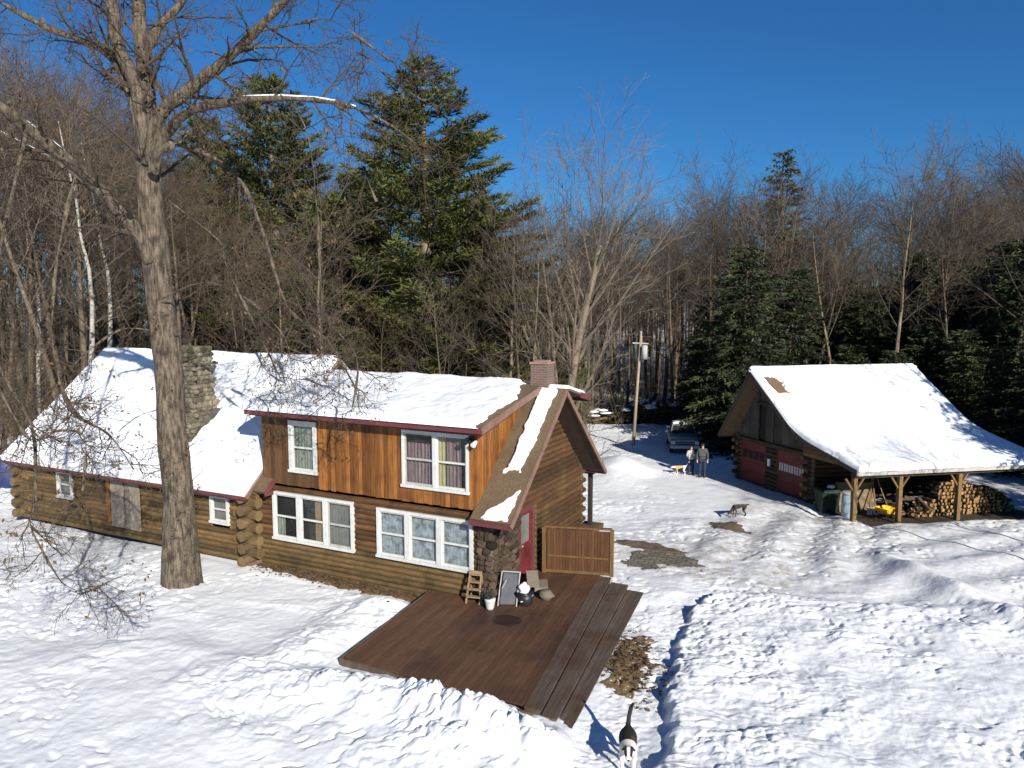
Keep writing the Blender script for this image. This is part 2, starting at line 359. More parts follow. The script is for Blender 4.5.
def ground(X, Y, want_dirt=False):
    X = np.asarray(X, dtype=float); Y = np.asarray(Y, dtype=float)
    x, y = hloc(X, Y); gx, gy = gloc(X, Y)
    z = -.5 * smooth(23, 34, Y + .25 * X * 0) - .1 * smooth(28, 34, Y) * smooth(8, 14, X)
    z = z + 4.5 * smooth(56, 150, Y) + 4 * smooth(150, 420, Y)
    z = z + .75 * smooth(-17, -25, X) * smooth(24, 36, Y) + .12 * smooth(-10, -20, X)
    yard = smooth(1.0, -1.5, x)                                           # left and front yard
    n = fbm(X * .35, Y * .35, 3, 1) - .5
    z = z + .22 * n
    # trodden footprints
    foot = smooth(.30, .10, cells(X * 2.1 + 1.6 * vnoise(X * .8, Y * .8, 3) + .5 * vnoise(X * 4, Y * 4, 2), Y * 1.9 + 1.6 * vnoise(X * .8, Y * .8, 5) + .5 * vnoise(X * 4, Y * 4, 6), 4)) * smooth(.42, .6, vnoise(X * .45, Y * .45, 9))
    z = z - .05 * foot * smooth(60, 45, Y)
    z = z + .03 * (fbm(X * 2.1, Y * 2.1, 4, 5) - .5) + .02 * (fbm(X * 6, Y * 6, 2, 8) - .5)
    # ploughed bank right of the path
    wx = X + .5 * (fbm(X * 1.3, Y * 1.3, 3, 31) - .5); wy = Y + .5 * (fbm(X * 1.3, Y * 1.3, 3, 37) - .5)
    def bil(f, s_): return np.abs(2 * vnoise(wx * f, wy * f, s_) - 1)
    chunk = .5 * bil(1.3, 41) + .30 * bil(3.1, 43) + .20 * bil(7.3, 47) + .09 * bil(14, 49)
    chunk = chunk * (.35 + 1.3 * smooth(.35, .65, fbm(X * .7, Y * .7, 3, 83)))
    z = z + .05 * chunk * smooth(.50, .66, fbm(X * .32 + .2 * Y, Y * .5, 3, 71)) * smooth(40, 32, Y)
    edge = x - np.interp(y, [-12, -8, -4.8, -2.66, -.07, 2.5, 3.6, 4.6], [7.0, 6.75, 6.19, 5.73, 5.25, 5.06, 5.35, 6.2]) - .22 * (fbm(y * 1.1, x * .3, 3, 3) - .5) - .28 * (vnoise(x * 3, y * 3, 7) - .5)
    top = 4.7 + .22 * (x - 6) + .7 * (vnoise(x * .7, y * .7, 2) - .5) - y
    bank = smooth(0, .26, edge) * smooth(-.1, .9, top)
    lump = chunk; lump2 = .6 * bil(5.1, 53) + .4 * bil(10, 59)
    rough = fbm(X * .5, Y * .5, 3, 11)
    near_edge = smooth(7, .5, edge)
    z = z + bank * (.13 + .05 * smooth(3, 0, edge) + (.10 * chunk + .05 * lump2) * (.40 + .60 * near_edge) * smooth(.2, .6, rough + .25 * near_edge) + .16 * (fbm(X * .8, Y * .8, 3, 61) - .5))
    # right field: tyre ruts sweeping to the shed
    rut = np.sin((x * .82 - y * .57) * 3.3 + 2 * vnoise(X * .2, Y * .2, 5))
    z = z + .05 * rut * smooth(8.5, 10.5, x) * smooth(1, 5, y) * smooth(20, 14, y)
    rdg = np.exp(-(((x - 11.5) * .80 + (y - 7.6) * .6) / .55) ** 2) * smooth(0, 2, (x - 9)) * smooth(22, 18, x)
    z = z + .30 * rdg
    # heap in front of the deck
    f = np.exp(-((y + 5.75 + .35 * (vnoise(x * .6, 3.1, 4) - .5)) / .85) ** 2) * smooth(-2.8, .6, x) * smooth(5.0, 4.1, x)
    z = z + f * (.36 + .16 * lump + .05 * lump2 + .3 * (fbm(X * .9, Y * .9, 3, 2) - .5))
    f2 = np.exp(-(((x + 2.75 + .09 * (y + 4)) / .8) ** 2)) * smooth(-5.8, -4.6, y) * smooth(-.5, -1.4, y)
    z = z + f2 * (.20 + .14 * lump + .04 * lump2 + .2 * (fbm(X * .9, Y * .9, 3, 2) - .5))
    f3 = smooth(-9.5, -6.0, y) * smooth(-5.0, -6.0, y) * smooth(-8, -2, x) * smooth(5.4, 3.8, x)
    z = z + f3 * (.10 + .26 * (fbm(X * .9, Y * .9, 4, 14) - .4) + .12 * chunk)
    # worn path between deck and bank
    path = smooth(4.2, 5.0, x) * smooth(6.2, 5.7, x) * smooth(8, 5, y)
    z = z - .06 * path + path * .05 * lump2
    # driveway chunks
    drv = smooth(2.6, 4.2, x) * smooth(4, 6, y) * smooth(34, 26, y) * smooth(10, 7, x - .16 * y)
    z = z + drv * (.07 * np.sin(x * 3.1 + 1.2 * vnoise(X * .5, Y * .5, 3)) * smooth(5, 9, y) + .07 * (fbm(X * 1.7, Y * 1.7, 4, 21) - .5))
    # mound near the pole
    md = np.exp(-(((X - 6.0) / 1.4) ** 2 + ((Y - 41.5) / 2.6) ** 2)); z = z + .75 * md
    z = z + .5 * np.exp(-(((X - 8.0) / .8) ** 2 + ((Y - 49.2) / .9) ** 2))
    # house, wing and garage footprints are flat
    inh = np.minimum(np.minimum(x + 22, .35 - x), np.minimum(y + .55, 8.5 - y)); hm = smooth(-.15, .15, inh)
    z = z * (1 - hm) + hm * np.minimum(z, -.05)
    strip = smooth(-1.15, -.75, y) * smooth(.5, .3, y) * smooth(-9.2, -8.8, x) * smooth(-1.2, -2.0, x)
    z = z * (1 - strip) + strip * .02
    ing = np.minimum(np.minimum(gx + .3, 9.5 - gx), np.minimum(gy + 4.15, 5.6 - gy)); gm = smooth(-.2, .3, ing)
    z = z * (1 - gm) - .62 * gm
    tr = np.minimum(np.minimum(gx + 5, 0 - gx), np.minimum(gy + .5, 6 - gy)); tm = smooth(-1.5, .5, tr)
    z = z * (1 - tm) + tm * (-.50 + .06 * (fbm(X, Y, 3, 2) - .5))
    # under the deck (the heap laps a little over its front)
    ds = deck_sd(x, y) - np.where(y < -3.4, .20 + .45 * (vnoise(x * 1.6, 2.2, 3) - .3), 0) * smooth(-.9, .4, x)
    dm = smooth(-.04, .10, ds); z = z * (1 - dm) + dm * np.minimum(z, .03)
    if not want_dirt: return z
    trk = np.exp(-((x - 5.0 - .14 * (y - 6)) / .35) ** 2) + np.exp(-((x - 6.9 - .14 * (y - 6)) / .35) ** 2)
    dirt = drv * (.62 + .6 * trk) + .9 * np.exp(-(((X - 8.6) / 1.2) ** 2 + ((Y - 30.0) / 1.3) ** 2)) + .35 * path * smooth(.5, .7, vnoise(X, Y, 2))
    dirt = dirt + 1.1 * np.exp(-(((X - 5.4) / 2.0) ** 2 + ((Y - 26.2) / 1.9) ** 2)) + .9 * np.exp(-(((X - 2.85) / .75) ** 2 + ((Y - 17.9) / 1.9) ** 2))
    dirt = dirt + .35 * smooth(8, 11, x) * smooth(4, 8, y) * smooth(45, 38, Y)
    return z, np.clip(dirt, 0, 1) * smooth(60, 48, Y) + 2.6 * smooth(58, 72, Y)
def gz(X, Y): return float(ground(np.array([X]), np.array([Y]))[0])
def on_ground(px, py, dz=0):
    """where the ray through a pixel meets the terrain"""
    a, b = 8.0, 120.0
    for i in range(400):
        y = 10 * 1.008 ** i; p = at(px, py, y)
        if p.z <= gz(p.x, p.y): return Vector((p.x, p.y, gz(p.x, p.y) + dz))
    return at(px, py, 60)

def grid_obj(name, X, Y, Z, mats, attr=None, keep=None):
    nr, nc = X.shape; n = nr * nc
    me = bpy.data.meshes.new(name)
    co = np.stack([X, Y, Z], -1).reshape(-1, 3).astype(np.float32)
    i = np.arange(n).reshape(nr, nc); q = np.stack([i[:-1, :-1], i[:-1, 1:], i[1:, 1:], i[1:, :-1]], -1).reshape(-1, 4)
    if keep is not None:
        k = keep; k = k[:-1, :-1] & k[:-1, 1:] & k[1:, 1:] & k[1:, :-1]; q = q[k.reshape(-1)]
        used = np.unique(q); remap = np.full(n, -1); remap[used] = np.arange(len(used)); q = remap[q]; co = co[used]; n = len(used)
        if attr: attr = {k2: a.reshape(-1)[used] for k2, a in attr.items()}
    me.vertices.add(n); me.vertices.foreach_set('co', co.reshape(-1))
    me.loops.add(q.size); me.loops.foreach_set('vertex_index', q.reshape(-1).astype(np.int32))
    me.polygons.add(len(q)); me.polygons.foreach_set('loop_start', np.arange(0, q.size, 4, dtype=np.int32))
    me.polygons.foreach_set('use_smooth', np.ones(len(q), dtype=bool))
    for k2, a in (attr or {}).items():
        t = me.attributes.new(k2, 'FLOAT', 'POINT'); t.data.foreach_set('value', a.reshape(-1).astype(np.float32))
    me.update(calc_edges=True); me.validate()
    me.materials.append(mats)
    o = bpy.data.objects.new(name, me); col.objects.link(o); return o

rows = np.concatenate([np.linspace(-150, 8, 16), 9.0 * np.exp(np.linspace(0, math.log(60 / 9.0), 880)), 60 * np.exp(np.linspace(.02, math.log(1500 / 60), 70))])
ts = np.concatenate([-np.exp(np.linspace(math.log(14), math.log(1.02), 22)), np.linspace(-1, 1, 800), np.exp(np.linspace(math.log(1.02), math.log(14), 22))])
YY, TT = np.meshgrid(rows, ts, indexing='ij')
XX = TT * (np.clip(YY, 9, None) * .72 + 3.0)
ZZ, DD = ground(XX, YY, True)
tag(grid_obj('snow_ground', XX, YY, ZZ, M_snowg, {'dirt': DD}), 'snow covered ground', None, None, 'structure')

def patch(name, cx, cy, rx, ry, rot, m, lift, seed, kind='structure', rag=.5, n=70):
    u = np.linspace(-1.3, 1.3, n); U, V = np.meshgrid(u, u, indexing='ij')
    c, s = math.cos(rot), math.sin(rot)
    X = cx + U * rx * c - V * ry * s; Y = cy + U * rx * s + V * ry * c
    d = np.sqrt(U ** 2 + V ** 2) + rag * (fbm(X * 1.1, Y * 1.1, 5, seed, .6) - .5) * 2
    Z = ground(X, Y) + lift - .12 * smooth(.8, 1.05, d)
    return tag(grid_obj(name, X, Y, Z, m, None, d < 1.05), None, None, None, kind)

# ------------------------------------------------------------------ ground patches
patch('paved_patch', 5.25, 25.5, 1.35, 1.4, -.5, M_paver, .012, 3, rag=.75)
patch('bare_dirt', 4.75, 27.3, 1.35, .5, -.62, M_dirt, .02, 8, rag=.6)
patch('bare_dirt', 5.6, 26.75, 1.1, .35, -.55, M_dirt, .022, 5, rag=.6)
patch('bare_dirt', 8.7, 30.1, .75, 1.1, .2, M_dirt, .012, 12, rag=.9)
def scatter_litter(name, cells_, n, seed, label=None):
    """leaf litter: torn leaves lying on a brown sheet"""
    r = random.Random(seed); b = MB()
    for i in range(n):
        X, Y = cells_(r); z = gz(X, Y) + .02 + r.random() * .03; a = r.random() * 6.28; L = r.uniform(.03, .075)
        b.tone = r.random(); d = Vector((math.cos(a), math.sin(a), r.uniform(-.3, .4))) * L; e = Vector((-math.sin(a), math.cos(a), r.uniform(-.4, .4))) * L * .6
        p = Vector((X, Y, z)); b.add([p - d, p + e, p + d, p - e], [(0, 1, 2, 3)])
    return tag(b.build(name, M_leaf), label, None, None, 'stuff')
pm = patch('mulch', 2.85, 17.9, .60, 1.75, -.44, M_litter, .006, 17, 'stuff', 1.3)
scatter_litter('fallen_leaves', lambda r: (2.85 + r.gauss(0, .42) + .35 * 0, 17.9 + r.gauss(0, .9)), 500, 4)
def strip_pt(r):
    p = HW(r.uniform(-8.6, -1.7), -.16 - abs(r.gauss(0, .32))); return p.x, p.y
u1 = np.linspace(-8.9, -1.2, 150); u2 = np.linspace(-1.25, -.05, 30); U, V = np.meshgrid(u1, u2, indexing='ij')
X = HC.x + HX.x * U + HY.x * V; Y = HC.y + HX.y * U + HY.y * V
e = V + .72 + .55 * (fbm(X * 1.3, Y * 1.3, 4, 6) - .5) + .05 * (U + 5)
tag(grid_obj('leaf_litter', X, Y, ground(X, Y) + .012 - .10 * smooth(.12, 0, e), M_litter, None, e > 0), None, None, None, 'stuff')
scatter_litter('fallen_leaves', strip_pt, 700, 5)

# ------------------------------------------------------------------ the log house
house = empty('log_house', HC, -HA, 'brown log house with snowy roofs, orange boarded dormer and attached low wing', 'house')
def H(mb, name, m, parent=None, **k): return mb.build(name, m, parent or house, **k)

def logrow(b, x0, x1, y, z, r=.125, axis='x', seg=8, sag=.006):
    n = max(2, int(abs(x1 - x0) / 1.2)); P = []
    for i in range(n + 1):
        t = lerp(x0, x1, i / n); j = rnd.uniform(-sag, sag)
        P.append((t, y + j, z + rnd.uniform(-sag, sag)) if axis == 'x' else (y + j, t, z + rnd.uniform(-sag, sag)))
    b.tone = rnd.random(); b.tube(P, [r * rnd.uniform(.93, 1.05) for _ in P], seg, capm=1)
WELL = [(-8.09, -4.80), (-3.90, -.56)]      # lower triple windows
# facade, lower storey: weathered pale logs at the foot, brown ones above
b1, b2 = MB(), MB()
for i in range(16):
    z = .10 + i * .168
    segs = [(-8.95, -.30)]
    if .98 < z < 2.45: segs = [(-8.95, -8.12), (-4.77, -3.93), (-.53, -.30)]
    for s in segs: logrow(b1 if z < .95 else b2, s[0], s[1], 0, z, .098, sag=.010)
H(b1, 'log_wall', [M_logw, M_logend], smooth=False); H(b2, 'log_wall', [M_log, M_logend])
# back wall and core so that the house is closed
b = MB()
for i in range(12): logrow(b, -8.9, .06, 6.75, .13 + i * .222)
H(b, 'log_wall', [M_loggab, M_logend])
# gable wall
b = MB()
def gable_zy(z): return (0.0, 6.75) if z < 2.75 else ((z - 2.72) / .885 * .93 + .02, 6.75 - (z - 2.72) / .885 * .93)
z = .12; i = 0
while z < 5.75:
    y0, y1 = gable_zy(z)
    if z < 2.75:
        ext = .38 if i % 2 == 0 else .1
        if z < 2.45: logrow(b, 2.68, 6.75 + ext, 0, z, .093, 'y'); 
        if z < .4 : logrow(b, 1.5, 2.7, 0, z, .093, 'y')
        elif z > 2.4: logrow(b, .1, 6.75 + ext, 0, z, .093, 'y')
    elif y1 - y0 > .3: logrow(b, y0, y1, 0, z, .093, 'y')
    z += .178; i += 1
H(b, 'gable_log_wall', [M_loggab, M_logend])
# stone corner
b = MB(); b.tone = .15; b.box(-.42, -.02, -.06, .10, 0, 2.62); b.box(-.06, .04, .0, 1.52, 0, 2.62); H(b, 'mortar_wall', M_mortar)
b = MB(); r_ = random.Random(5)
def stones(b, n, f, sz):
    for k in range(n):
        p, q = f(k); b.tone = r_.random(); b.blob(p, q, 8, 6, .55, k * 3.1)
z = .06
while z < 2.6:
    h = r_.uniform(.13, .24); x = -.44
    while x < -.02:
        w_ = r_.uniform(.16, .32); b.tone = r_.random(); b.blob((x + w_ / 2, -.07, z + h / 2), (w_ * .58, .10, h * .6), 9, 6, .5, r_.random() * 50); x += w_
    y = 0
    while y < 1.48:
        w_ = r_.uniform(.18, .36); b.tone = r_.random(); b.blob((.05, y + w_ / 2, z + h / 2), (.10, w_ * .58, h * .6), 9, 6, .5, r_.random() * 50); y += w_
    z += h
H(b, 'stone_wall', M_stone)
# dormer: vertical orange boards
def boards(b, x0, x1, y, z0, z1, t=.03, wd=.16, holes=(), batt=False):
    x = x0
    while x < x1 - .01:
        w_ = min(wd * rnd.uniform(.8, 1.15), x1 - x); b.tone = rnd.random(); jz = rnd.uniform(0, .03); jy = rnd.uniform(0, .008)
        cuts = [(z0 - jz, z1)]
        for (hx0, hx1, hz0, hz1) in holes:
            if x + w_ > hx0 and x < hx1: cuts = [(z0 - jz, hz0), (hz1, z1)]
        for (a, c) in cuts: b.box(x + .004, x + w_ - .004, y - t - jy, y, a, c)
        x += w_
DW = [(-7.33, -6.20, 3.31, 4.94), (-2.95, -.68, 3.30, 4.96)]
b = MB(); boards(b, -6.15, -.44, -.05, 2.82, 5.12, holes=[(x0 + .06, x1 - .06, z0 + .05, z1 - .05) for x0, x1, z0, z1 in DW]); H(b, 'dormer_wall', M_board)
b = MB(); boards(b, -8.5, -6.15, -.05, 2.82, 5.12, holes=[(x0 + .06, x1 - .06, z0 + .05, z1 - .05) for x0, x1, z0, z1 in DW[:1]])
H(b, 'dormer_wall', mat('brown boards', (0.0660, 0.0330, 0.0144), (0.1260, 0.0630, 0.0258), 2.2, (7, 7, .8), bump=.3, tone=.4, rough=.75))
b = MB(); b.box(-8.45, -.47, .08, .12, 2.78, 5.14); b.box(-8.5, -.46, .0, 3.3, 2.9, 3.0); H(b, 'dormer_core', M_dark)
def roof_z(y): return 2.72 + (y + .0) * .952     # underside plane of the main gable roof over the wall
# dormer cheeks (triangles above the main roof)
for xs, nm in ((-.45, 'dormer_cheek'), (-8.5, 'dormer_cheek')):
    b = MB(); y = -.04
    while y < 3.2:
        z0 = roof_z(y) + .0; z1 = 5.10 + (y + .5) * .245
        if z1 > z0 + .05:
            b.tone = rnd.random(); y2 = y + .155
            b.hexa([(xs, y, z0), (xs + .03, y, z0), (xs + .03, y2, roof_z(y2)), (xs, y2, roof_z(y2)), (xs, y, z1), (xs + .03, y, z1), (xs + .03, y2, z1 + .03), (xs, y2, z1 + .03)])
        y += .16
    H(b, nm, M_board)
# main roof: slab with front strip (right of the dormer) and back slope
def slab(b, q, t):      # q: 4 corners, thickness along the normal (downwards)
    n = (Vector(q[1]) - Vector(q[0])).cross(Vector(q[3]) - Vector(q[0])).normalized() * t
    p = [Vector(a) for a in q]; b.hexa([a - n for a in p] + p)
EY, EZ, RY, RZ = -.42, 2.66, 3.38, 5.98        # eave and ridge of the main roof (top surface)
sl_ = (RZ - EZ) / (RY - EY)
def rz(y): return EZ + (y - EY) * sl_ if y <= RY else RZ - (y - RY) * sl_
b = MB(); slab(b, [(-.47, EY, rz(EY)), (.82, EY, rz(EY)), (.82, RY, RZ), (-.47, RY, RZ)], .10)
roof = H(b, 'roof', M_shingle)
b = MB(); slab(b, [(-8.6, RY, RZ), (.82, RY, RZ), (.82, 7.1, rz(7.1)), (-8.6, 7.1, rz(7.1))], .10); H(b, 'snow_roof_back', M_snow)
# left stub of the main eave beside the dormer
b = MB(); slab(b, [(-8.9, -.50, 2.58), (-8.05, -.50, 2.58), (-8.05, .0, 3.02), (-8.9, .0, 3.02)], .12); st = H(b, 'eave_stub', M_shingle)
b = MB(); b.box(-8.05, -8.01, -.52, 0, 2.44, 2.56); b.bar((-8.03, -.52, 2.5), (-8.03, .0, 2.94), .05, .16); H(b, 'fascia', M_fascia, st)
# fascia and rakes
b = MB(); b.box(-.50, .84, EY - .045, EY - .003, EZ - .17, EZ - .01); H(b, 'fascia', M_fascia, roof)
b = MB(); b.bar((.845, EY - .05, EZ - .10), (.845, RY, RZ - .08), .05, .14); H(b, 'rake', M_rake, roof); b = MB(); b.bar((.845, RY, RZ - .08), (.845, 7.12, rz(7.12) - .10), .05, .14); H(b, 'rake', M_rake, roof)
b = MB(); b.box(-8.6, .84, 7.12, 7.16, rz(7.1) - .18, rz(7.1) - .01); H(b, 'fascia', M_fascia, roof)
b = MB(); 
for s in (1, -1):
    y0 = EY + .1 if s > 0 else 7.0
    b.bar((.42, y0, rz(y0) - .14), (.42, RY, RZ - .14), .76, .03)
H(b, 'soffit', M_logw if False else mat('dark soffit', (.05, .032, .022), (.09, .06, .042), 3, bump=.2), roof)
# dormer roof
DZ0, DZ1 = 5.30, 6.06
b = MB(); slab(b, [(-8.75, -.52, DZ0), (-.02, -.52, DZ0), (-.02, 3.42, DZ1 + .02), (-8.75, 3.42, DZ1 + .02)], .08); droof = H(b, 'dormer_roof', M_shingle)
b = MB(); b.box(-8.76, -.0, -.57, -.523, DZ0 - .20, DZ0 - .004); b.box(-8.6, -.1, -.522, -.48, DZ0 - .235, DZ0 - .10); H(b, 'fascia', M_fascia, droof)
b = MB(); b.bar((.006, -.57, DZ0 - .11), (.006, 3.36, DZ1 - .08), .045, .21); H(b, 'rake', M_rake, droof)
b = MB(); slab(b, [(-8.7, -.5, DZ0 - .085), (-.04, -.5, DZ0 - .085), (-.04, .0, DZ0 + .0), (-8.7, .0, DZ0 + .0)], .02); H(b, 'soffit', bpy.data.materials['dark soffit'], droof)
# small rear dormer roof seen past the ridge
b = MB(); slab(b, [(-6, 3.45, 6.0), (.95, 3.45, 6.0), (.95, 5.1, 5.60), (-6, 5.1, 5.60)], .07); rd = H(b, 'rear_dormer_roof', M_shingle)
b = MB(); b.bar((.97, 4.3, 5.72), (.97, 5.12, 5.53), .05, .18); b.box(-6, .98, 5.11, 5.15, 5.42, 5.6); H(b, 'fascia', M_fascia, rd)

def snow_sheet(P00, P10, P11, P01, t, nu, nv, mask=None, up=(0, 0, 1), edge=.16, seed=0, amp=.25, over=0.0, big=1.2):
    """snow lying on a sloped surface: closed cap with rounded rim; mask(u,v)->signed distance (m) inside"""
    P00, P10, P11, P01 = map(Vector, (P00, P10, P11, P01))
    U, V = np.meshgrid(np.linspace(0, 1, nu), np.linspace(0, 1, nv), indexing='ij')
    LU = (P10 - P00).length; LV = (P01 - P00).length
    nrm = (P10 - P00).cross(P01 - P00).normalized()
    if nrm.z < 0: nrm = -nrm
    p = [np.array(a) for a in (P00, P10, P11, P01)]
    base = (p[0][None, None] * ((1 - U) * (1 - V))[..., None] + p[1][None, None] * (U * (1 - V))[..., None] + p[2][None, None] * (U * V)[..., None] + p[3][None, None] * ((1 - U) * V)[..., None])
    A, B = U * LU, V * LV
    d = np.minimum(np.minimum(A, LU - A), np.minimum(B, LV - B)) + .001 + .0 * A
    d = d - .07 * fbm(A * 1.1, B * 1.1, 4, seed + 8)
    if mask is not None: d = np.minimum(d, mask(A, B) - .30 * (fbm(A * 2.6, B * 2.6, 4, seed) - .5))
    pr = np.sqrt(np.clip(1 - (1 - np.clip(d / edge, 0, 1)) ** 2, 0, 1))
    h = t * pr * (1 + amp * (fbm(A * big, B * big, 4, seed + 3) - .5) * 2) + .02 * (fbm(A * 5, B * 5, 3, seed + 5) - .5) * pr
    v = base + np.array(nrm)[None, None] * (h + .004 - .03 * (d <= 0))[..., None]
    return v, d > -.10
def snow_obj(name, parent, *a, **k):
    v, keep = snow_sheet(*a, **k)
    o = grid_obj(name, v[..., 0], v[..., 1], v[..., 2], M_snow, None, keep); o.parent = parent; return o
snow_obj('snow_cover', droof, (-8.80, -.64, DZ0 - .018), (-.10, -.64, DZ0 - .018), (-.10, 3.5, DZ1 + .02), (-8.80, 3.5, DZ1 + .02), .22, 220, 110, seed=2, amp=.4,
         mask=lambda A, B: np.minimum((8.64 - A) - .10 - .28 * np.clip(B - 2.6, 0, 9) * 1.1, 99))
# snow left on the strip beside the rake, and a scrap at its foot
L_ = math.hypot(RY - EY, RZ - EZ)
snow_obj('snow_cover', roof, (-.47, EY, rz(EY)), (.82, EY, rz(EY)), (.82, RY, RZ), (-.47, RY, RZ), .12, 60, 200, seed=7, edge=.10,
         mask=lambda A, B: np.minimum(np.minimum(A - .42 - .02 * (5 - B), 1.02 - A + .03 * (B - 5)), B - 1.75))
snow_obj('snow_cover', roof, (-.47, EY, rz(EY)), (.82, EY, rz(EY)), (.82, RY, RZ), (-.47, RY, RZ), .09, 60, 200, seed=11, edge=.10,
         mask=lambda A, B: np.minimum(np.minimum(A - .30, 1.12 - A), np.minimum(B - .05, .02 + (A - .30) * .62 - (B - .05) * .55)))
snow_obj('snow_cover', rd, (-6, 3.5, 6.0), (.92, 3.5, 6.0), (.92, 5.05, 5.62), (-6, 5.05, 5.62), .14, 60, 30, seed=4)
# ridge cap of snow joining dormer and back slope
b = MB(); b.tube([(-8.6, 3.45, 6.02), (-5, 3.45, 6.03), (-1.2, 3.45, 6.02), (-.8, 3.45, 5.96)], [.20, .21, .20, .1], 8); H(b, 'snow_cover', M_snow, droof, smooth=True)
# brick chimney
b = MB(); b.box(-.40, .17, 3.38, 3.95, 5.5, 6.74); bc = H(b, 'brick_chimney', M_brick)
b = MB(); b.box(-.43, .20, 3.35, 3.98, 6.74, 6.80); b.box(-.32, .09, 3.46, 3.87, 6.80, 6.85); H(b, 'chimney_cap', mat('brick cap', (.20, .12, .09), (.32, .22, .17), 6, bump=.4), bc)

# ---- wing
WY, WL, WR = -.25, -21.45, -9.0
b1, b2 = MB(), MB()
dr = (-15.85, -14.3)
for i in range(14):
    z = .11 + i * .170; segs = [(WL - (.3 if i % 2 else .05), WR + (.38 if i % 2 else .1))]
    a_, c_ = segs[0]
    if 1.1 < z < 2.22: segs = [(a_, -19.07), (-18.13, dr[0] - .08), (dr[1] + .06, -10.74), (-9.84, c_)]
    elif .5 < z < 2.4: segs = [(a_, dr[0] - .08), (dr[1] + .06, c_)]
    for s in segs: logrow(b1 if z < .62 else b2, s[0], s[1], WY, z, .10, sag=.010)
H(b1, 'log_wall', [M_logw, M_logend]); H(b2, 'log_wall', [mat('olive log', (0.0912, 0.0550, 0.0193), (0.1710, 0.1050, 0.0420), 3, (1, 1, 6), bump=.5, bscale=9, tone=.38, blotch=((.045, .028, .013), 1.2, .5, .7)), M_logend])
b = MB(); bb = MB()
for i in range(6):
    z = .16 + i * .43
    b.tone = bb.tone = rnd.random(); b.tube([(WR, WY - .42, z), (WR, .6, z)], [.185, .18], 7, capm=1)
    b.tone = rnd.random(); b.tube([(WR - .6, WY, z + .215), (WR + .42, WY, z + .215)], [.18, .185], 7, capm=1)
    b.tone = rnd.random(); bb.tube([(WL, WY - .42, z + .1), (WL, .6, z + .1)], [.18, .18], 7, capm=1)
    b.tone = rnd.random(); bb.tube([(WL - .42, WY, z + .3), (WL + .5, WY, z + .3)], [.18, .18], 7, capm=1)
for b in (b, bb): H(b, 'corner_logs', [M_corner, M_logend])
b = MB(); b.box(WR - .05, WR + .3, WY - .3, .1, -.1, .14); H(b, 'footing', M_rake)
b = MB()
z = .13
while z < 6.4:
    e = max(0, (z - 2.4) / .92)
    if 8.2 - 2 * e > .3:
        logrow(b, e + WY, 8.2 - e, WL, z, .12, 'y'); logrow(b, e + .3, 8.0 - e, WR - .05, z, .12, 'y')
    z += .215
for i in range(11): logrow(b, WL, WR, 8.3, .13 + i * .215, .12)
H(b, 'log_wall', [M_loggab, M_logend])
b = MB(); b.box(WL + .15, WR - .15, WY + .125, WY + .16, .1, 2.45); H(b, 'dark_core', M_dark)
WE, WEZ, WRY, WRZ = -.72, 2.50, 4.05, 6.62
b = MB(); slab(b, [(WL - .35, WE, WEZ), (WR + .34, WE, WEZ), (WR + .34, WRY, WRZ), (WL - .35, WRY, WRZ)], .10)
slab(b, [(WL - .35, WRY, WRZ), (WR + .34, WRY, WRZ), (WR + .34, 8.85, WEZ), (WL - .35, 8.85, WEZ)], .10); wroof = H(b, 'wing_roof', M_shingle)
b = MB(); b.box(WL - .37, WR + .36, WE - .05, WE - .003, WEZ - .19, WEZ - .01); b.box(WL - .3, WR + .3, WE - .002, WE + .04, WEZ - .24, WEZ - .12); H(b, 'fascia', M_fascia, wroof)
b = MB(); b.bar((WR + .366, WE - .03, WEZ - .11), (WR + .366, WRY, WRZ - .10), .045, .2); H(b, 'rake', M_rake, wroof); b = MB(); b.bar((WL - .376, WE - .03, WEZ - .11), (WL - .376, WRY, WRZ - .10), .045, .2); H(b, 'rake', M_rake, wroof)
snow_obj('snow_cover', wroof, (WL - .40, WE - .10, WEZ - .05), (WR + .39, WE - .10, WEZ - .05), (WR + .39, WRY + .05, WRZ + .04), (WL - .40, WRY + .05, WRZ + .04), .21, 260, 130, seed=9, amp=.42, big=.9,
         mask=lambda A, B: np.maximum(np.abs(A - 8.62) - .80, np.maximum(1.80 - B, B - 3.2)))
snow_obj('snow_cover', wroof, (WL - .36, WRY - .05, WRZ + .04), (WR + .35, WRY - .05, WRZ + .04), (WR + .35, 8.8, WEZ), (WL - .36, 8.8, WEZ), .2, 60, 30, seed=19)
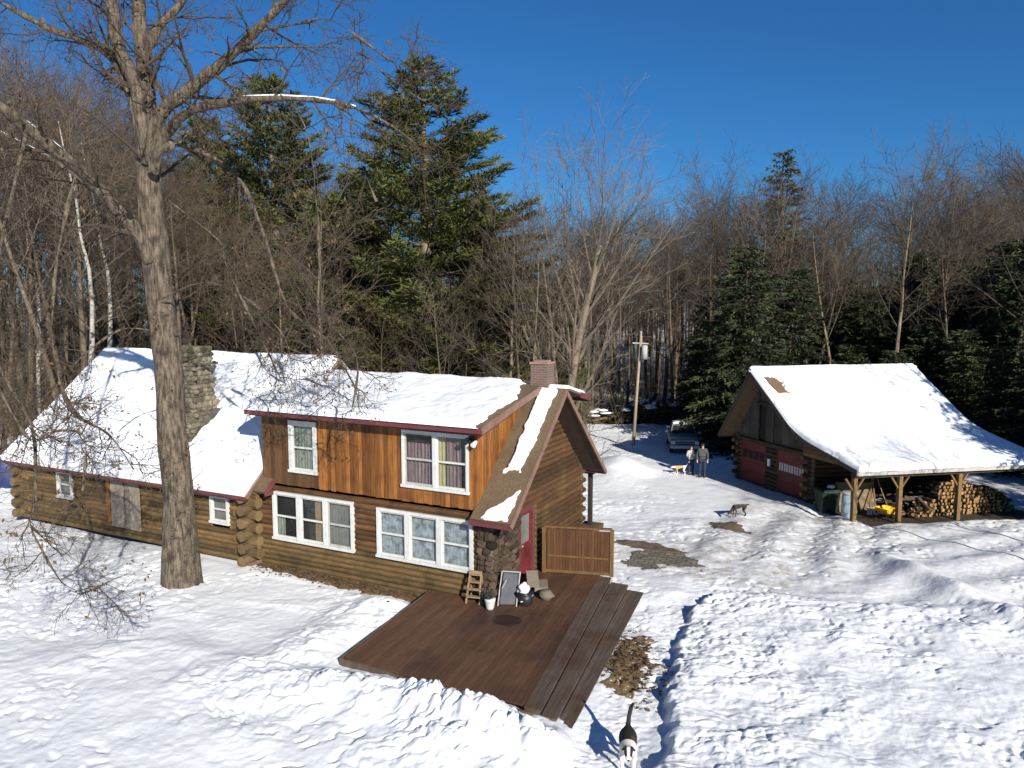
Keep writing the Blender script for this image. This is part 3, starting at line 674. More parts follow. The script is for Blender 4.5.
# stone chimney through the front slope of the wing
b = MB(); b.tone = .4
SC = (-13.95, -12.45, .60, 1.55)
b.hexa([(SC[0], SC[2], 2.9), (SC[1], SC[2], 2.9), (SC[1], SC[3], 2.9), (SC[0], SC[3], 2.9), (SC[0] + .1, SC[2] + .05, 7.1), (SC[1] - .1, SC[2] + .05, 7.1), (SC[1] - .1, SC[3], 7.1), (SC[0] + .1, SC[3], 7.1)])
sc_ = H(b, 'stone_chimney', M_mortar)
b = MB(); z = 3.0
while z < 7.05:
    h = r_.uniform(.13, .24)
    for side in (0, 1, 2):
        L0, L1 = ((SC[0], SC[1]) if side == 0 else (SC[2], SC[3])); a = L0 - .02
        while a < L1:
            w_ = r_.uniform(.18, .36); b.tone = r_.random(); s = r_.random() * 60; k = (z - 2.9) / 4.2 * .08
            if side == 0: b.blob((a + w_ / 2, SC[2] + k * .5, z + h / 2), (w_ * .54, .07, h * .55), 9, 6, .4, s)
            elif side == 1: b.blob((SC[1] - k, a + w_ / 2, z + h / 2), (.07, w_ * .54, h * .55), 9, 6, .4, s)
            else: b.blob((SC[0] + k, a + w_ / 2, z + h / 2), (.07, w_ * .54, h * .55), 9, 6, .4, s)
            a += w_
    z += h
H(b, 'stonework', M_chim, sc_)
b = MB(); b.hexa([(SC[0] - .12, SC[2] - .3, 3.42), (SC[1] + .3, SC[2] - .3, 3.42), (SC[1] + .3, SC[3], 4.75), (SC[0] - .12, SC[3], 4.75), (SC[0] - .12, SC[2] - .3, 3.5), (SC[1] + .3, SC[2] - .3, 3.5), (SC[1] + .3, SC[3], 4.83), (SC[0] - .12, SC[3], 4.83)])
H(b, 'flashing', mat('lead flashing', (.07, .065, .06), (.13, .12, .11), 4, bump=.2, rough=.6), sc_)

# ---- windows
def curtain(b, x0, x1, z0, z1, y, amp=.02, wl=.12):
    n = max(8, int((x1 - x0) / .025)); vs = []; fs = []
    for i in range(n + 1):
        x = lerp(x0, x1, i / n); yy = y + amp * math.sin(x / wl * 6.28) + amp * .4 * math.sin(x / wl * 2.3)
        vs += [(x, yy, z0), (x, yy, z1)]
    for i in range(n): fs.append((2 * i, 2 * i + 2, 2 * i + 3, 2 * i + 1))
    b.add(vs, fs)
def window(x0, x1, z0, z1, y, n=1, fm=None, cur=None, fw=.09, mull=.11, rail=True, snowed=False, label=None, fmlist=None, parent=None):
    """y is the wall face; the frame stands 5 cm proud; n sashes side by side"""
    fm = fm or M_white; f = MB(); yf = y - .06
    f.box(x0, x0 + fw, yf, y + .08, z0, z1); f.box(x1 - fw, x1, yf, y + .08, z0, z1)
    f.box(x0 + fw, x1 - fw, yf, y + .08, z1 - fw, z1); f.box(x0 - .03, x1 + .03, yf - .03, y + .08, z0 - .055, z0 + .03)
    wd = (x1 - x0 - 2 * fw - (n - 1) * mull) / n; wob = []
    sx = [x0 + fw + i * (wd + mull) for i in range(n)]
    for i in range(1, n): f.box(sx[i] - mull, sx[i], yf, y + .08, z0 + .03, z1 - fw)
    win = H(f, 'window', fm, parent); 
    if label: win['label'] = label
    for i in range(n):
        a, c = sx[i], sx[i] + wd; zb, zt = z0 + .03, z1 - fw; zm = (zb + zt) / 2
        s = MB(); k = .045
        s.box(a, a + k, y - .02, y + .03, zb, zt); s.box(c - k, c, y - .02, y + .03, zb, zt); s.box(a + k, c - k, y - .02, y + .03, zt - k, zt); s.box(a + k, c - k, y - .02, y + .03, zb, zb + k + .02)
        if rail: s.box(a + k, c - k, y - .025, y + .025, zm - .028, zm + .028)
        mm = fmlist[i] if fmlist else fm
        H(s, 'sash', mm, win)
        g = MB(); g.add([(a + .02, y, zb + .01), (c - .02, y, zb + .01), (c - .02, y, zt - .01), (a + .02, y, zt - .01)], [(0, 1, 2, 3)]); H(g, 'pane', M_glass, win)
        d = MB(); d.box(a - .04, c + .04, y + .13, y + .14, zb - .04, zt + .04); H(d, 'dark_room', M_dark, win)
        if cur and cur[i]:
            for (q0, q1, r0, r1, cm) in cur[i]:
                e = MB(); fl = cm in (M_curtrefl, M_screen, M_tan); curtain(e, lerp(a, c, q0), lerp(a, c, q1), lerp(zb, zt, r0), lerp(zb, zt, r1), y + .08, .003 if fl else .02); H(e, 'curtain', cm, win, smooth=True)  # the pale and tan sheets also carry painted glass reflections
    return win
YL = -.09
window(-8.09, -4.80, 1.0, 2.55, YL, 3, cur=[[(0, .0001 + .35, 0, .45, M_curtgreen)], [(.55, 1, 0, 1, M_tan)], [(0, 1, 0, 1, M_screen)]], fmlist=[M_white, M_white, M_grayframe], mull=.17)  # tan sheet in the middle sash imitates trees reflected in its glass
window(-3.90, -.56, 1.02, 2.50, YL, 3, cur=[[(0, 1, 0, 1, M_curtrefl)], [(0, 1, 0, 1, M_curtrefl)], [(0, 1, 0, 1, M_curtrefl)]], mull=.18)
window(-7.33, -6.20, 3.31, 4.94, -.075, 1, cur=[[(0, 1, 0, 1, M_curtgreen)]], fw=.13)
dwin = window(-2.95, -.68, 3.30, 4.96, -.075, 2, cur=[[(0, 1, .0, .8, M_curtpink)], [(0, .28, 0, 1, M_curtyel), (.3, .78, 0, 1, M_curtpink)]], fmlist=[M_grayframe, M_white], mull=.12, fw=.08)
window(-19.05, -18.15, 1.18, 2.24, WY - .08, 1, cur=[[(0, 1, 0, .6, M_screen)]])
window(-10.72, -9.86, 1.26, 2.22, WY - .08, 1, cur=[[(0, 1, 0, 1, M_screen)]])
# boarded double doorway in the wing
b = MB(); b.box(dr[0] - .22, dr[0] - .03, WY - .16, WY + .05, .55, 2.42); dd = H(b, 'boarded_doorway', M_board)
for k, (a, c) in enumerate(((dr[0], dr[0] + .70), (dr[0] + .78, dr[1]))):
    b = MB(); boards(b, a, c, WY - .08, .42, 2.42, t=.05, wd=.24); H(b, 'door_panel', M_panelgrey, dd)
b = MB(); b.box(dr[0] - .02, dr[1] + .02, WY - .06, WY + .06, .4, 2.43); H(b, 'backing', M_dark, dd)
# entrance door in the gable
b = MB(); b.box(-.02, .10, 1.56, 1.66, .3, 2.46); b.box(-.02, .10, 2.5, 2.62, .3, 2.46); b.box(-.02, .10, 1.66, 2.5, 2.36, 2.46); b.box(-.05, .2, 1.56, 2.62, .22, .31); df = H(b, 'door_frame', M_fascia)
b = MB(); b.box(-.04, .03, 1.66, 2.5, .31, 2.36); dr_ = H(b, 'door', M_reddoor)
b = MB(); b.box(.03, .045, 1.82, 2.34, 1.35, 2.2); H(b, 'pane', M_screen, dr_)
b = MB(); b.tube([(.03, 1.75, 1.3), (.09, 1.75, 1.3), (.09, 1.84, 1.3)], .018, 6); H(b, 'handle', M_chrome, dr_)
b = MB(); b.box(-.02, .08, 2.64, 2.84, .3, 2.46); H(b, 'side_board', M_fencefr)
# rear porch post with a beam stub and bottom sill
b = MB(); b.box(.02, .16, 7.46, 7.62, -.2, 2.45); b.box(-.2, .3, 7.3, 7.72, 2.45, 2.62); H(b, 'porch_post', mat('dark post', (.018, .013, .010), (.04, .03, .024), 3, bump=.2))
b = MB(); b.box(-.25, .5, 6.6, 7.9, .35, .50); b.box(-.1, .35, 6.7, 7.8, -.4, .35); H(b, 'porch_floor', M_logw)
# security lamp at the dormer corner
b = MB(); b.box(-.62, -.50, -.16, -.085, 4.72, 4.92); b.tube([(-.58, -.16, 4.82), (-.58, -.30, 4.80)], .03, 6); la = H(b, 'wall_lamp', M_black)
b = MB(); b.tube([(-.66, -.22, 4.86), (-.66, -.38, 4.78)], [.05, .085], 8); H(b, 'lamp_head', M_black, la)
b = MB(); b.tube([(-.40, -.18, 4.80), (-.40, -.34, 4.72)], [.05, .085], 8); H(b, 'lamp_head', M_lamp, la)

# ------------------------------------------------------------------ deck
deck = empty('wooden_deck', HC, -HA, 'low brown timber deck with grey worn steps in front of the house', 'deck')
def Dp(t, y):           # point on deck board line t at depth y
    f = Vector(DK_FL + (0,)).lerp(Vector(DK_FR + (0,)), t); k = Vector(DK_BL + (0,)).lerp(Vector(DK_BR + (0,)), t)
    s = (y - f.y) / (k.y - f.y); return f.lerp(k, s)
b = MB(); N_ = 38
for i in range(N_):
    t0, t1 = (i + .03) / N_, (i + .97) / N_; b.tone = rnd.random()
    tm = (t0 + t1) / 2; xb = Dp(tm, -.2).x
    splits = [-4.8 if i else -4.72] + sorted([rnd.uniform(-3.5, 2)]) + [(-.16 if xb < .16 else 2.72 + .5 * t1)]
    splits = [s for s in splits if s <= splits[-1]]
    for a, c in zip(splits[:-1], splits[1:]):
        b.tone = rnd.random(); g = .004
        q = [Dp(t0, a + g), Dp(t1, a + g), Dp(t1, c - g), Dp(t0, c - g)]; dz = rnd.uniform(-.003, .003)
        b.hexa([(p.x, p.y, .215) for p in q] + [(p.x, p.y, .25 + dz) for p in q])
b.build('deck_boards', M_deck, deck)
b = MB(); b.bar((-1.54, -4.78, .12), (-2.0, -.12, .12), .03, .24); b.bar((-1.54, -4.80, .12), (3.62, -4.98, .12), .03, .24)
b.build('rim_board', M_deckgray, deck)
b = MB(); b.add([(1.03 + (.40 + .03 * math.sin(3 * a)) * math.cos(a), -1.10 + (.36 + .03 * math.sin(2 * a + 1)) * math.sin(a), .2575) for a in [6.2832 * k / 40 for k in range(40)]], [tuple(range(40))])
b.build('round_stain', mat('dark deck stain', (.020, .010, .007), (.034, .018, .012), 3, (5, .5, 1), bump=.2, rough=.5), deck)
b = MB(); b.box(-1.3, 2.2, -4.4, -.3, .02, .2); b.box(.2, 2.1, -.3, 2.5, .02, .2); b.build('joists', M_dark, deck)
def step(x0f, x0b, x1f, x1b, yf, yb, z):
    b = MB(); n = 3
    for i in range(n):
        a, c = (i + .03) / n, (i + .97) / n; b.tone = rnd.random()
        f0, f1 = lerp(x0f, x1f, a), lerp(x0f, x1f, c); k0, k1 = lerp(x0b, x1b, a), lerp(x0b, x1b, c)
        b.hexa([(f0, yf, z - .04), (f1, yf, z - .04), (k1, yb, z - .04), (k0, yb, z - .04), (f0, yf, z), (f1, yf, z), (k1, yb, z), (k0, yb, z)])
    b.tone = .4; b.hexa([(x0f + .02, yf, z - .14), (x1f - .03, yf, z - .14), (x1b - .03, yb, z - .14), (x0b + .02, yb, z - .14), (x0f + .02, yf, z - .042), (x1f - .03, yf, z - .042), (x1b - .03, yb, z - .042), (x0b + .02, yb, z - .042)])
    b.build('step', M_deckgray, deck)
step(3.36, 2.05, 3.74, 2.47, -4.86, 3.16, .262)
step(3.75, 2.48, 4.10, 3.04, -4.86, 3.08, .16)
step(4.11, 3.05, 4.44, 3.56, -4.86, 2.95, .06)

# privacy screen
fa, fb = Vector((.40, 2.72, 0)), Vector((2.42, 3.30, 0)); fd = (fb - fa).normalized(); fn = Vector((fd.y, -fd.x, 0))
scr = empty('privacy_screen', HC, -HA, 'slatted reddish brown timber privacy screen standing on the deck beside the gable', 'screen')
b = MB(); Lf = (fb - fa).length; x = .10; zt = 1.72
while x < Lf - .1:
    b.tone = rnd.random(); p = fa + fd * (x + .045); b.bar(p + Vector((0, 0, .32)), p + Vector((0, 0, zt - .06)), .090, .02, up=fn); x += .098
b.tone = .2; b.bar(fa + fd * .07 - fn * .025 + Vector((0, 0, .98)), fb - fd * .07 - fn * .025 + Vector((0, 0, .98)), .01, 1.3)
b.build('slat_panel', M_fence, scr)
for p in (fa, fb):
    b = MB(); b.bar(p + Vector((0, 0, .25)), p + Vector((0, 0, zt)), .12, .10, up=fn); b.build('post', M_fencefr, scr)
b = MB(); b.bar(fa + Vector((0, 0, zt + .02)), fb + Vector((0, 0, zt + .02)), .12, .05); b.bar(fa + Vector((0, 0, .32)), fb + Vector((0, 0, .32)), .05, .09); b.bar(fa + fd * .1 - fn * -.02 + Vector((0, 0, .82)), fb - fd * .1 - fn * -.02 + Vector((0, 0, .80)), .04, .06)
b.build('rail', M_fencefr, scr)

# things on the deck
def HD(name, x, y, z, label, cat, rz=0, group=None): return empty(name, HW(x, y, z), -HA + rz, label, cat, group)
t = HD('step_ladder', -.36, -.36, .25, 'small raw wooden stepladder chair leaning by the stone corner', 'stepladder', .2)
b = MB()
for s in (-.2, .2): b.bar((s, -.18, 0), (s * .8, .12, .86), .04, .05)
b.build('side_rail', M_ladder, t)
b = MB()
for s in (-.2, .2): b.bar((s, .30, 0), (s * .8, .13, .82), .03, .04)
b.bar((-.18, .26, .2), (.18, .26, .2), .03, .03); b.build('rear_leg', M_ladder, t)
for k in range(4):
    b = MB(); b.cbox((0, -.14 + k * .075, .2 + k * .19), (.36 - k * .02, .13, .03)); b.build('tread', M_ladder, t)
b = MB(); b.cbox((0, .1, .80), (.34, .04, .14)); b.build('back_slat', M_ladder, t)
t = HD('flower_pot', .27, -.62, .25, 'pale ribbed plant pot with withered greenery beside the stepladder', 'plant pot')
b = MB(); b.tube([(0, 0, 0), (0, 0, .05), (0, 0, .26), (0, 0, .30), (0, 0, .26)], [.10, .115, .155, .165, .13], 14); b.build('pot', M_ceram, t, smooth=True)
def sprig(b, n, h, sp, r):
    for i in range(n):
        a = r.random() * 6.28; d = Vector((math.cos(a) * sp * r.random(), math.sin(a) * sp * r.random(), h * r.uniform(.5, 1))); b.tone = r.random()
        for k in range(5):
            p = d * (k + 1) / 5; e = Vector((r.uniform(-1, 1), r.uniform(-1, 1), r.uniform(-.2, .8))).normalized() * .07; f = e.cross(Vector((0, 0, 1))) * .35
            b.add([p, p + e * .5 + f, p + e, p + e * .5 - f], [(0, 1, 2, 3)])
b = MB(); sprig(b, 30, .34, .26, random.Random(2)); b.build('greenery', M_plant, t).location = (0, 0, .26)
t = HD('flower_pot', .02, -.50, .25, 'small dark green pot squeezed between stepladder and pale pot', 'plant pot')
b = MB(); b.tube([(0, 0, 0), (0, 0, .2)], [.08, .11], 12); b.build('pot', M_green, t, smooth=True)
b = MB(); sprig(b, 16, .25, .16, random.Random(3)); b.build('greenery', M_plant, t).location = (0, 0, .18)
t = HD('folding_chair', .50, .08, .25, 'folded grey fabric lounge chair leaning on the stone corner', 'folding chair', .35); t.scale = (.82, .9, .86)
b = MB(); b.hexa([(-.30, -.34, .02), (.26, -.28, .02), (.26, -.12, .04), (-.30, -.18, .04), (-.20, .06, .95), (.32, .12, .90), (.32, .22, .92), (-.20, .16, .97)]); b.build('fabric', M_cloth, t, bevel=.03)
b = MB()
for s in (-.33, .30): b.tube([(s, -.38, 0), (s + .03, -.1, .5), (s + .08, .12, .98)], .022, 7)
b.tube([(-.25, .12, .98), (.38, .14, .96)], .022, 7); b.tube([(-.20, -.26, .55), (-.05, -.22, .82)], .018, 6); b.build('frame', M_greyfascia, t)
t = HD('bucket', .98, .12, .25, 'black round tub on the deck holding a white bag', 'tub'); t.scale = (.95, .95, .95)
b = MB(); b.tube([(0, 0, 0), (0, 0, .03), (0, 0, .34), (0, 0, .37), (0, 0, .33)], [.19, .22, .27, .285, .24], 16); b.build('tub', M_black, t, smooth=True)
b = MB(); b.tube([(-.27, 0, .34), (-.2, -.1, .2), (0, -.26, .16), (.2, -.1, .2), (.27, 0, .34)], .012, 5); b.build('handle', M_chrome, t)
b = MB(); b.blob((0, 0, .17), (.15, .13, .19), 12, 8, .5, 3); o = b.build('shopping_bag', M_bag, smooth=True); o.location = HW(.95, .12, .52); tag(o, 'crumpled white bag stuffed in the top of the black tub', 'bag')
t = HD('porch_bench', .92, 1.35, .25, 'weathered low wooden boot bench with raised lid beside the red door', 'bench', .45); t.scale = (.75, .8, .75)
b = MB(); b.box(-.26, .26, -.42, .42, .0, .24); b.build('box', M_panelgrey, t, bevel=.01)
b = MB(); b.bar((-.30, -.42, .26), (-.36, .40, .60), .46, .035); b.build('lid', M_panelgrey, t)
t = HD('stone', 1.35, .75, .25, 'grey lumpy rock doorstop near the porch bench', 'rock')
b = MB(); b.blob((0, 0, .12), (.24, .2, .16), 10, 8, .5, 9); b.build('rock', M_chim, t, smooth=True)

# ------------------------------------------------------------------ garage with lean-to shed
GZ = -.5
gar = empty('garage', G0, 0, 'log garage with red doors, snowy saltbox roof and open woodshed side', 'garage')
def GB(mb, name, m, parent=None, **k): return mb.build(name, m, parent or gar, xf=gl_, **k)
GYB, GRY, GRZ, GKY, GKZ, GEY, GEZ = 5.2, 3.15, 5.35, -.25, 2.74, -3.98, 1.86      # back wall, ridge, kink, eave (top surfaces)
GXL, GXR, GBE, GBZ = -.9, 8.35, 5.55, 1.85
b = MB()
for i in range(11):
    z = GZ + .1 + i * .21
    for (y0, y1) in ((-.3, .12), (2.12, 2.95), (4.95, 5.3)): logrow(b, y0, y1, 0, z, .115, 'y')
    logrow(b, -.35 if i % 2 else -.12, 7.9, 0, z + .1, .115); logrow(b, -.35 if i % 2 else -.12, 7.9, GYB, z + .1, .115); logrow(b, 0, GYB, 7.85, z, .115, 'y')
for i in range(4): logrow(b, 0, 7.9, 0, GZ + 2.4 + i * .21, .115)
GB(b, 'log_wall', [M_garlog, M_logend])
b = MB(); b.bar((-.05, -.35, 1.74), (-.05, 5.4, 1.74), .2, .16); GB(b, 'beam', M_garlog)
# boarded gable
b = MB(); y = -.18
def gtop(y): return (GRZ - .16 - (GRY - y) * (GRZ - GKZ) / (GRY - GKY)) if y < GRY else (GRZ - .16 - (y - GRY) * (GRZ - GBZ) / (GBE - GRY))
while y < 5.3:
    y2 = min(y + .2, 5.3); b.tone = rnd.random(); j = rnd.uniform(0, .01)
    lo = 1.83
    if 2.95 < (y + y2) / 2 < 3.55:
        a = [(3.66, None)]
        lo = 3.66
    if min(gtop(y), gtop(y2)) > lo + .02:
        b.hexa([(-.04 - j, y + .005, lo), (0, y + .005, lo), (0, y2 - .005, lo), (-.04 - j, y2 - .005, lo), (-.04 - j, y + .005, gtop(y)), (0, y + .005, gtop(y)), (0, y2 - .005, gtop(y2)), (-.04 - j, y2 - .005, gtop(y2))])
    y = y2
GB(b, 'gable_boards', M_greyboard)
b = MB(); b.box(.0, .05, 2.9, 3.6, 1.85, 3.7); lo = GB(b, 'loft_opening', M_dark)
b = MB(); b.box(-.10, -.045, 3.52, 3.66, 1.84, 3.76); b.box(-.10, -.045, 2.9, 3.66, 3.66, 3.76); b.box(-.08, -.045, 2.42, 2.50, 1.84, 4.4); GB(b, 'loft_trim', M_greyboard, lo)
for (y0, y1, wins) in ((.14, 2.10, True), (2.97, 4.93, False)):
    b = MB(); n = 4
    for i in range(n): b.box(-.02, .04, y0, y1, lerp(GZ + .08, 1.62, i / n) + .006, lerp(GZ + .08, 1.62, (i + 1) / n) - .006)
    d = GB(b, 'garage_door', M_reddoor)
    b = MB(); k = 5 if wins else 4
    for i in range(k):
        a = lerp(y0 + .1, y1 - .1, (i + .12) / k); c = lerp(y0 + .1, y1 - .1, (i + .88) / k)
        b.box(-.035, -.022, a, c, .62, 1.0) if wins else b.box(-.035, -.022, a, c, .78, 1.2)
    GB(b, 'pane', mat('pale door light', (.28, .29, .29), (.52, .53, .52), 1.3, bump=0, rough=.25) if wins else M_dark, d)
    if wins:
        b = MB()
        for i in range(k):
            a = lerp(y0 + .1, y1 - .1, (i + .5) / k); b.box(-.045, -.036, a - .02, a + .02, .62, 1.0)
        GB(b, 'glazing_bar', M_reddoor, d)
b = MB(); b.box(-.2, -.12, 2.5, 2.62, .7, 1.05); GB(b, 'wall_lamp', M_lamp)
# roof in two pitches + back
b = MB()
def gs(y0, z0, y1, z1): slab(b, [(GXL, y0, z0), (GXR, y0, z0), (GXR, y1, z1), (GXL, y1, z1)], .12)
gs(GKY, GKZ, GRY, GRZ); gs(GEY, GEZ, GKY, GKZ - .004); gs(GRY, GRZ, GBE, GBZ); gr = GB(b, 'roof', M_rustbrown)
b = MB()
b.bar((GXL - .03, GEY, GEZ - .1), (GXL - .03, GKY, GKZ - .1), .05, .18); b.bar((GXL - .03, GKY, GKZ - .1), (GXL - .03, GRY, GRZ - .1), .05, .18); b.bar((GXL - .03, GRY, GRZ - .1), (GXL - .03, GBE, GBZ - .1), .05, .18); GB(b, 'rake', M_greyboard, gr); b = MB()
b.bar((GXR + .03, GEY, GEZ - .1), (GXR + .03, GKY, GKZ - .1), .05, .18); b.bar((GXR + .03, GKY, GKZ - .1), (GXR + .03, GRY, GRZ - .1), .05, .18)
GB(b, 'rake', M_greyboard, gr)
b = MB(); b.box(GXL - .05, GXR + .05, GEY - .05, GEY - .003, GEZ - .25, GEZ - .01); GB(b, 'fascia', M_greyfascia, gr)
b = MB()
for (y0, z0, y1, z1) in ((GKY, GKZ, GRY, GRZ), (GEY, GEZ, GKY, GKZ), (GRY, GRZ, GBE, GBZ)):
    slab(b, [(GXL + .01, y0, z0 - .145), (-.06, y0, z0 - .145), (-.06, y1, z1 - .145), (GXL + .01, y1, z1 - .145)], .02)
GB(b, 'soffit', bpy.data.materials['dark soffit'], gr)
# one continuous snow sheet bent over the kink
def gsnow():
    nu, nv = 240, 190
    U, V = np.meshgrid(np.linspace(GXL - .03, GXR + .03, nu), np.linspace(0, 1, nv), indexing='ij')
    Y = GEY - .13 + V * (GRY + .12 - GEY + .13)
    def prof(y):
        k = .22; a = GKZ + (y - GKY) * (GEZ - GKZ) / (GEY - GKY); c = GKZ + (y - GKY) * (GRZ - GKZ) / (GRY - GKY)
        d = c - a; return a + k * np.logaddexp(0, d / k) 
    Z0 = np.minimum(prof(Y), GRZ + .05)
    d = np.minimum(np.minimum(U - GXL + .03, GXR + .03 - U), np.minimum(Y - GEY + .13, 9)) + .001 - .06 * fbm(U * 1.2, Y * 1.2, 4, 21)
    # bare patch by the left verge below the ridge
    px, py = U - (GXL + .80), Y - (GRY - .85)
    bare = np.maximum(np.abs(px + .35 * py) - .36, np.abs(py + .25 * px) - .50) + .55 * (fbm(U * 1.7, Y * 1.7, 5, 5) - .5)
    d = np.minimum(d, bare)
    pr = np.sqrt(np.clip(1 - (1 - np.clip(d / .18, 0, 1)) ** 2, 0, 1))
    h = .20 * pr * (1 + .25 * (fbm(U * .9, Y * .9, 4, 2) - .5)) + .008 * (fbm(U * 4, Y * 4, 3, 3) - .5)
    Z = Z0 - .035 * (d <= 0) + h
    W = np.stack([G0.x + GXv.x * U + GYv.x * Y, G0.y + GXv.y * U + GYv.y * Y, Z], -1)
    o = grid_obj('snow_cover', W[..., 0] - G0.x, W[..., 1] - G0.y, W[..., 2], M_snow, None, d > -.12); o.parent = gr
gsnow()
b = MB(); slab(b, [(GXL, GRY, GRZ + .16), (GXR, GRY, GRZ + .16), (GXR, GBE, GBZ + .15), (GXL, GBE, GBZ + .15)], .12); GB(b, 'snow_cover', M_snow, gr)
for px in (853.7, 899, 958):
    P = at(px, 500, 31.3); gx, gy = gloc(np.array([P.x]), np.array([P.y])); x = float(gx[0])
    # posts stand on the eave line
    yy = -3.68
    lo_, hi_ = -3.0, 12.0
    for _ in range(40):
        md = (lo_ + hi_) / 2; q = GW(md, yy, 0); sx = 512 + FPX * q.x / (q.y * math.cos(PITCH) + (CAMZ - .5) * math.sin(PITCH))
        if sx < px: lo_ = md
        else: hi_ = md
    x = lo_
    b = MB(); b.bar((x, yy, -.66), (x, yy, 1.45), .165, .165, up=(1, 0, 0)); p = GB(b, 'post', M_post)
    b = MB()
    for s in (-1, 1): b.bar((x + s * .08, yy, .95), (x + s * .42, yy, 1.44), .065, .065, up=(0, 1, 0))
    GB(b, 'brace', M_post, p)
b = MB(); b.bar((8.1, -3.68, -.66), (8.1, -3.68, 1.45), .19, .19, up=(1, 0, 0)); GB(b, 'post', M_garlog)
b = MB(); b.box(GXL + .05, GXR - .05, -3.78, -3.58, 1.45, 1.63); GB(b, 'header_beam', M_garlog)
b = MB()
for i in range(12):
    x = lerp(-.7, 8.1, i / 11); b.bar((x, -3.9, 1.68), (x, -.1, 2.58), .06, .14)
GB(b, 'rafter', M_garlog)
# boards closing the shed side triangle by the near corner
b = MB()
for k in range(5):
    z = 1.70 + k * .19; b.tone = rnd.random(); y0 = -3.4 + k * .72
    b.box(-.30, -.25, y0, .0, z, z + .18)
GB(b, 'side_boards', mat('brown side boards', (0.0840, 0.0450, 0.0210), (0.1620, 0.0900, 0.0420), 2, (1, 1, 5), bump=.3, tone=.4))

U, V = np.meshgrid(np.linspace(-.3, 8.6, 90), np.linspace(-4.3, -.1, 50), indexing='ij')
e = np.minimum(np.minimum(U + .3, 8.6 - U), np.minimum(V + 4.3, 4.2)) + .9 * (fbm(U * 1.2, V * 1.2, 4, 44) - .42)
tag(grid_obj('shed_floor', G0.x + GXv.x * U + GYv.x * V, G0.y + GXv.y * U + GYv.y * V, -.605 + .03 * fbm(U * 2, V * 2, 3, 3) - .12 * smooth(.15, 0, e), mat('shed floor dirt and shade', (.028, .021, .015), (.075, .058, .04), 6, bump=.6), None, e > -.05), None, None, None, 'structure')  # dirt sheet, coloured very dark to deepen the shade under the lean-to
# things under the lean-to
def under(name, x, y, z, label, cat, rz=0, group=None): return empty(name, GW(x, y, z), rz, label, cat, group)
SF = -.62
t = under('trash_bin', -.05, -1.3, SF, 'dark green bin with lid and litter on top beside the pale blue barrel', 'bin', .1)
b = MB(); b.hexa([(-.36, -.32, .03), (.36, -.32, .03), (.36, .32, .03), (-.36, .32, .03), (-.44, -.40, 1.0), (.44, -.40, 1.0), (.44, .40, 1.0), (-.44, .40, 1.0)]); b.build('body', M_green, t, bevel=.03)
b = MB(); b.hexa([(-.46, -.43, 1.0), (.46, -.43, 1.0), (.46, .42, 1.0), (-.46, .42, 1.0), (-.38, -.36, 1.09), (.38, -.36, 1.09), (.38, .36, 1.09), (-.38, .36, 1.09)]); b.build('lid', M_green, t, bevel=.02)
b = MB(); b.blob((0, 0, .08), (.17, .14, .09), 9, 7, .6, 2); o = b.build('paper_scrap', M_bag, smooth=True); o.location = GW(.05, -1.4, SF + 1.08); tag(o, 'crumpled white scrap lying on the green bin lid', 'scrap')
t = under('barrel', -.12, -2.7, SF, 'tall pale blue plastic barrel standing behind the first shed post', 'barrel')
b = MB(); b.tube([(0, 0, 0), (0, 0, .04), (0, 0, .35), (0, 0, .38), (0, 0, .42), (0, 0, .80), (0, 0, .83), (0, 0, .87), (0, 0, 1.16)], [.27, .30, .31, .33, .31, .31, .33, .31, .29], 18); b.build('body', M_blue, t, smooth=True)
b = MB(); b.tube([(0, 0, 1.15), (0, 0, 1.17), (0, 0, 1.22), (0, 0, 1.24)], [.31, .335, .335, .28], 18); b.build('lid', M_grayj, t, smooth=True)
t = under('timber_panel', 1.35, -1.3, SF, 'tan plywood panel leaning against the shed back wall', 'panel')
b = MB(); b.hexa([(-.85, -.45, .0), (.75, -.45, .0), (.75, -.41, .0), (-.85, -.41, .0), (-.85, .0, 1.22), (.75, .0, 1.22), (.75, .04, 1.22), (-.85, .04, 1.22)]); b.build('board', M_tan, t)
b = MB(); b.hexa([(-.9, -.04, 1.2), (.8, -.04, 1.2), (.8, .06, 1.2), (-.9, .06, 1.2), (-.9, -.04, 1.29), (.8, -.04, 1.29), (.8, .06, 1.29), (-.9, .06, 1.29)]); b.build('rail', M_post, t)
t = under('wheelbarrow', 1.32, -3.15, SF, 'yellow wheelbarrow parked under the lean-to by the first post', 'wheelbarrow', .5)
b = MB()
o_ = [(-.42, -.30, .62), (.30, -.36, .58), (.62, -.24, .50), (.62, .24, .50), (.30, .36, .58), (-.42, .30, .62)]; i_ = [(-.28, -.20, .40), (.15, -.22, .32), (.34, -.12, .30), (.34, .12, .30), (.15, .22, .32), (-.28, .20, .40)]
b.add(o_ + i_, [(j, (j + 1) % 6, 6 + (j + 1) % 6, 6 + j) for j in range(6)] + [(11, 10, 9, 8, 7, 6)]); o = b.build('tray', M_yellow, t); sm = o.modifiers.new('solid', 'SOLIDIFY'); sm.thickness = .03
b = MB()
for s in (-1, 1): b.tube([(-.95, s * .30, .62), (-.3, s * .24, .40), (.5, s * .08, .22)], .022, 7); b.tube([(-.35, s * .24, .40), (-.4, s * .26, .02)], .018, 6)
b.build('frame', M_dark, t)
b = MB(); b.tube([(.55, -.05, .20), (.55, .05, .20)], [.20, .20], 16); b.build('wheel', M_rubber, t, smooth=True)
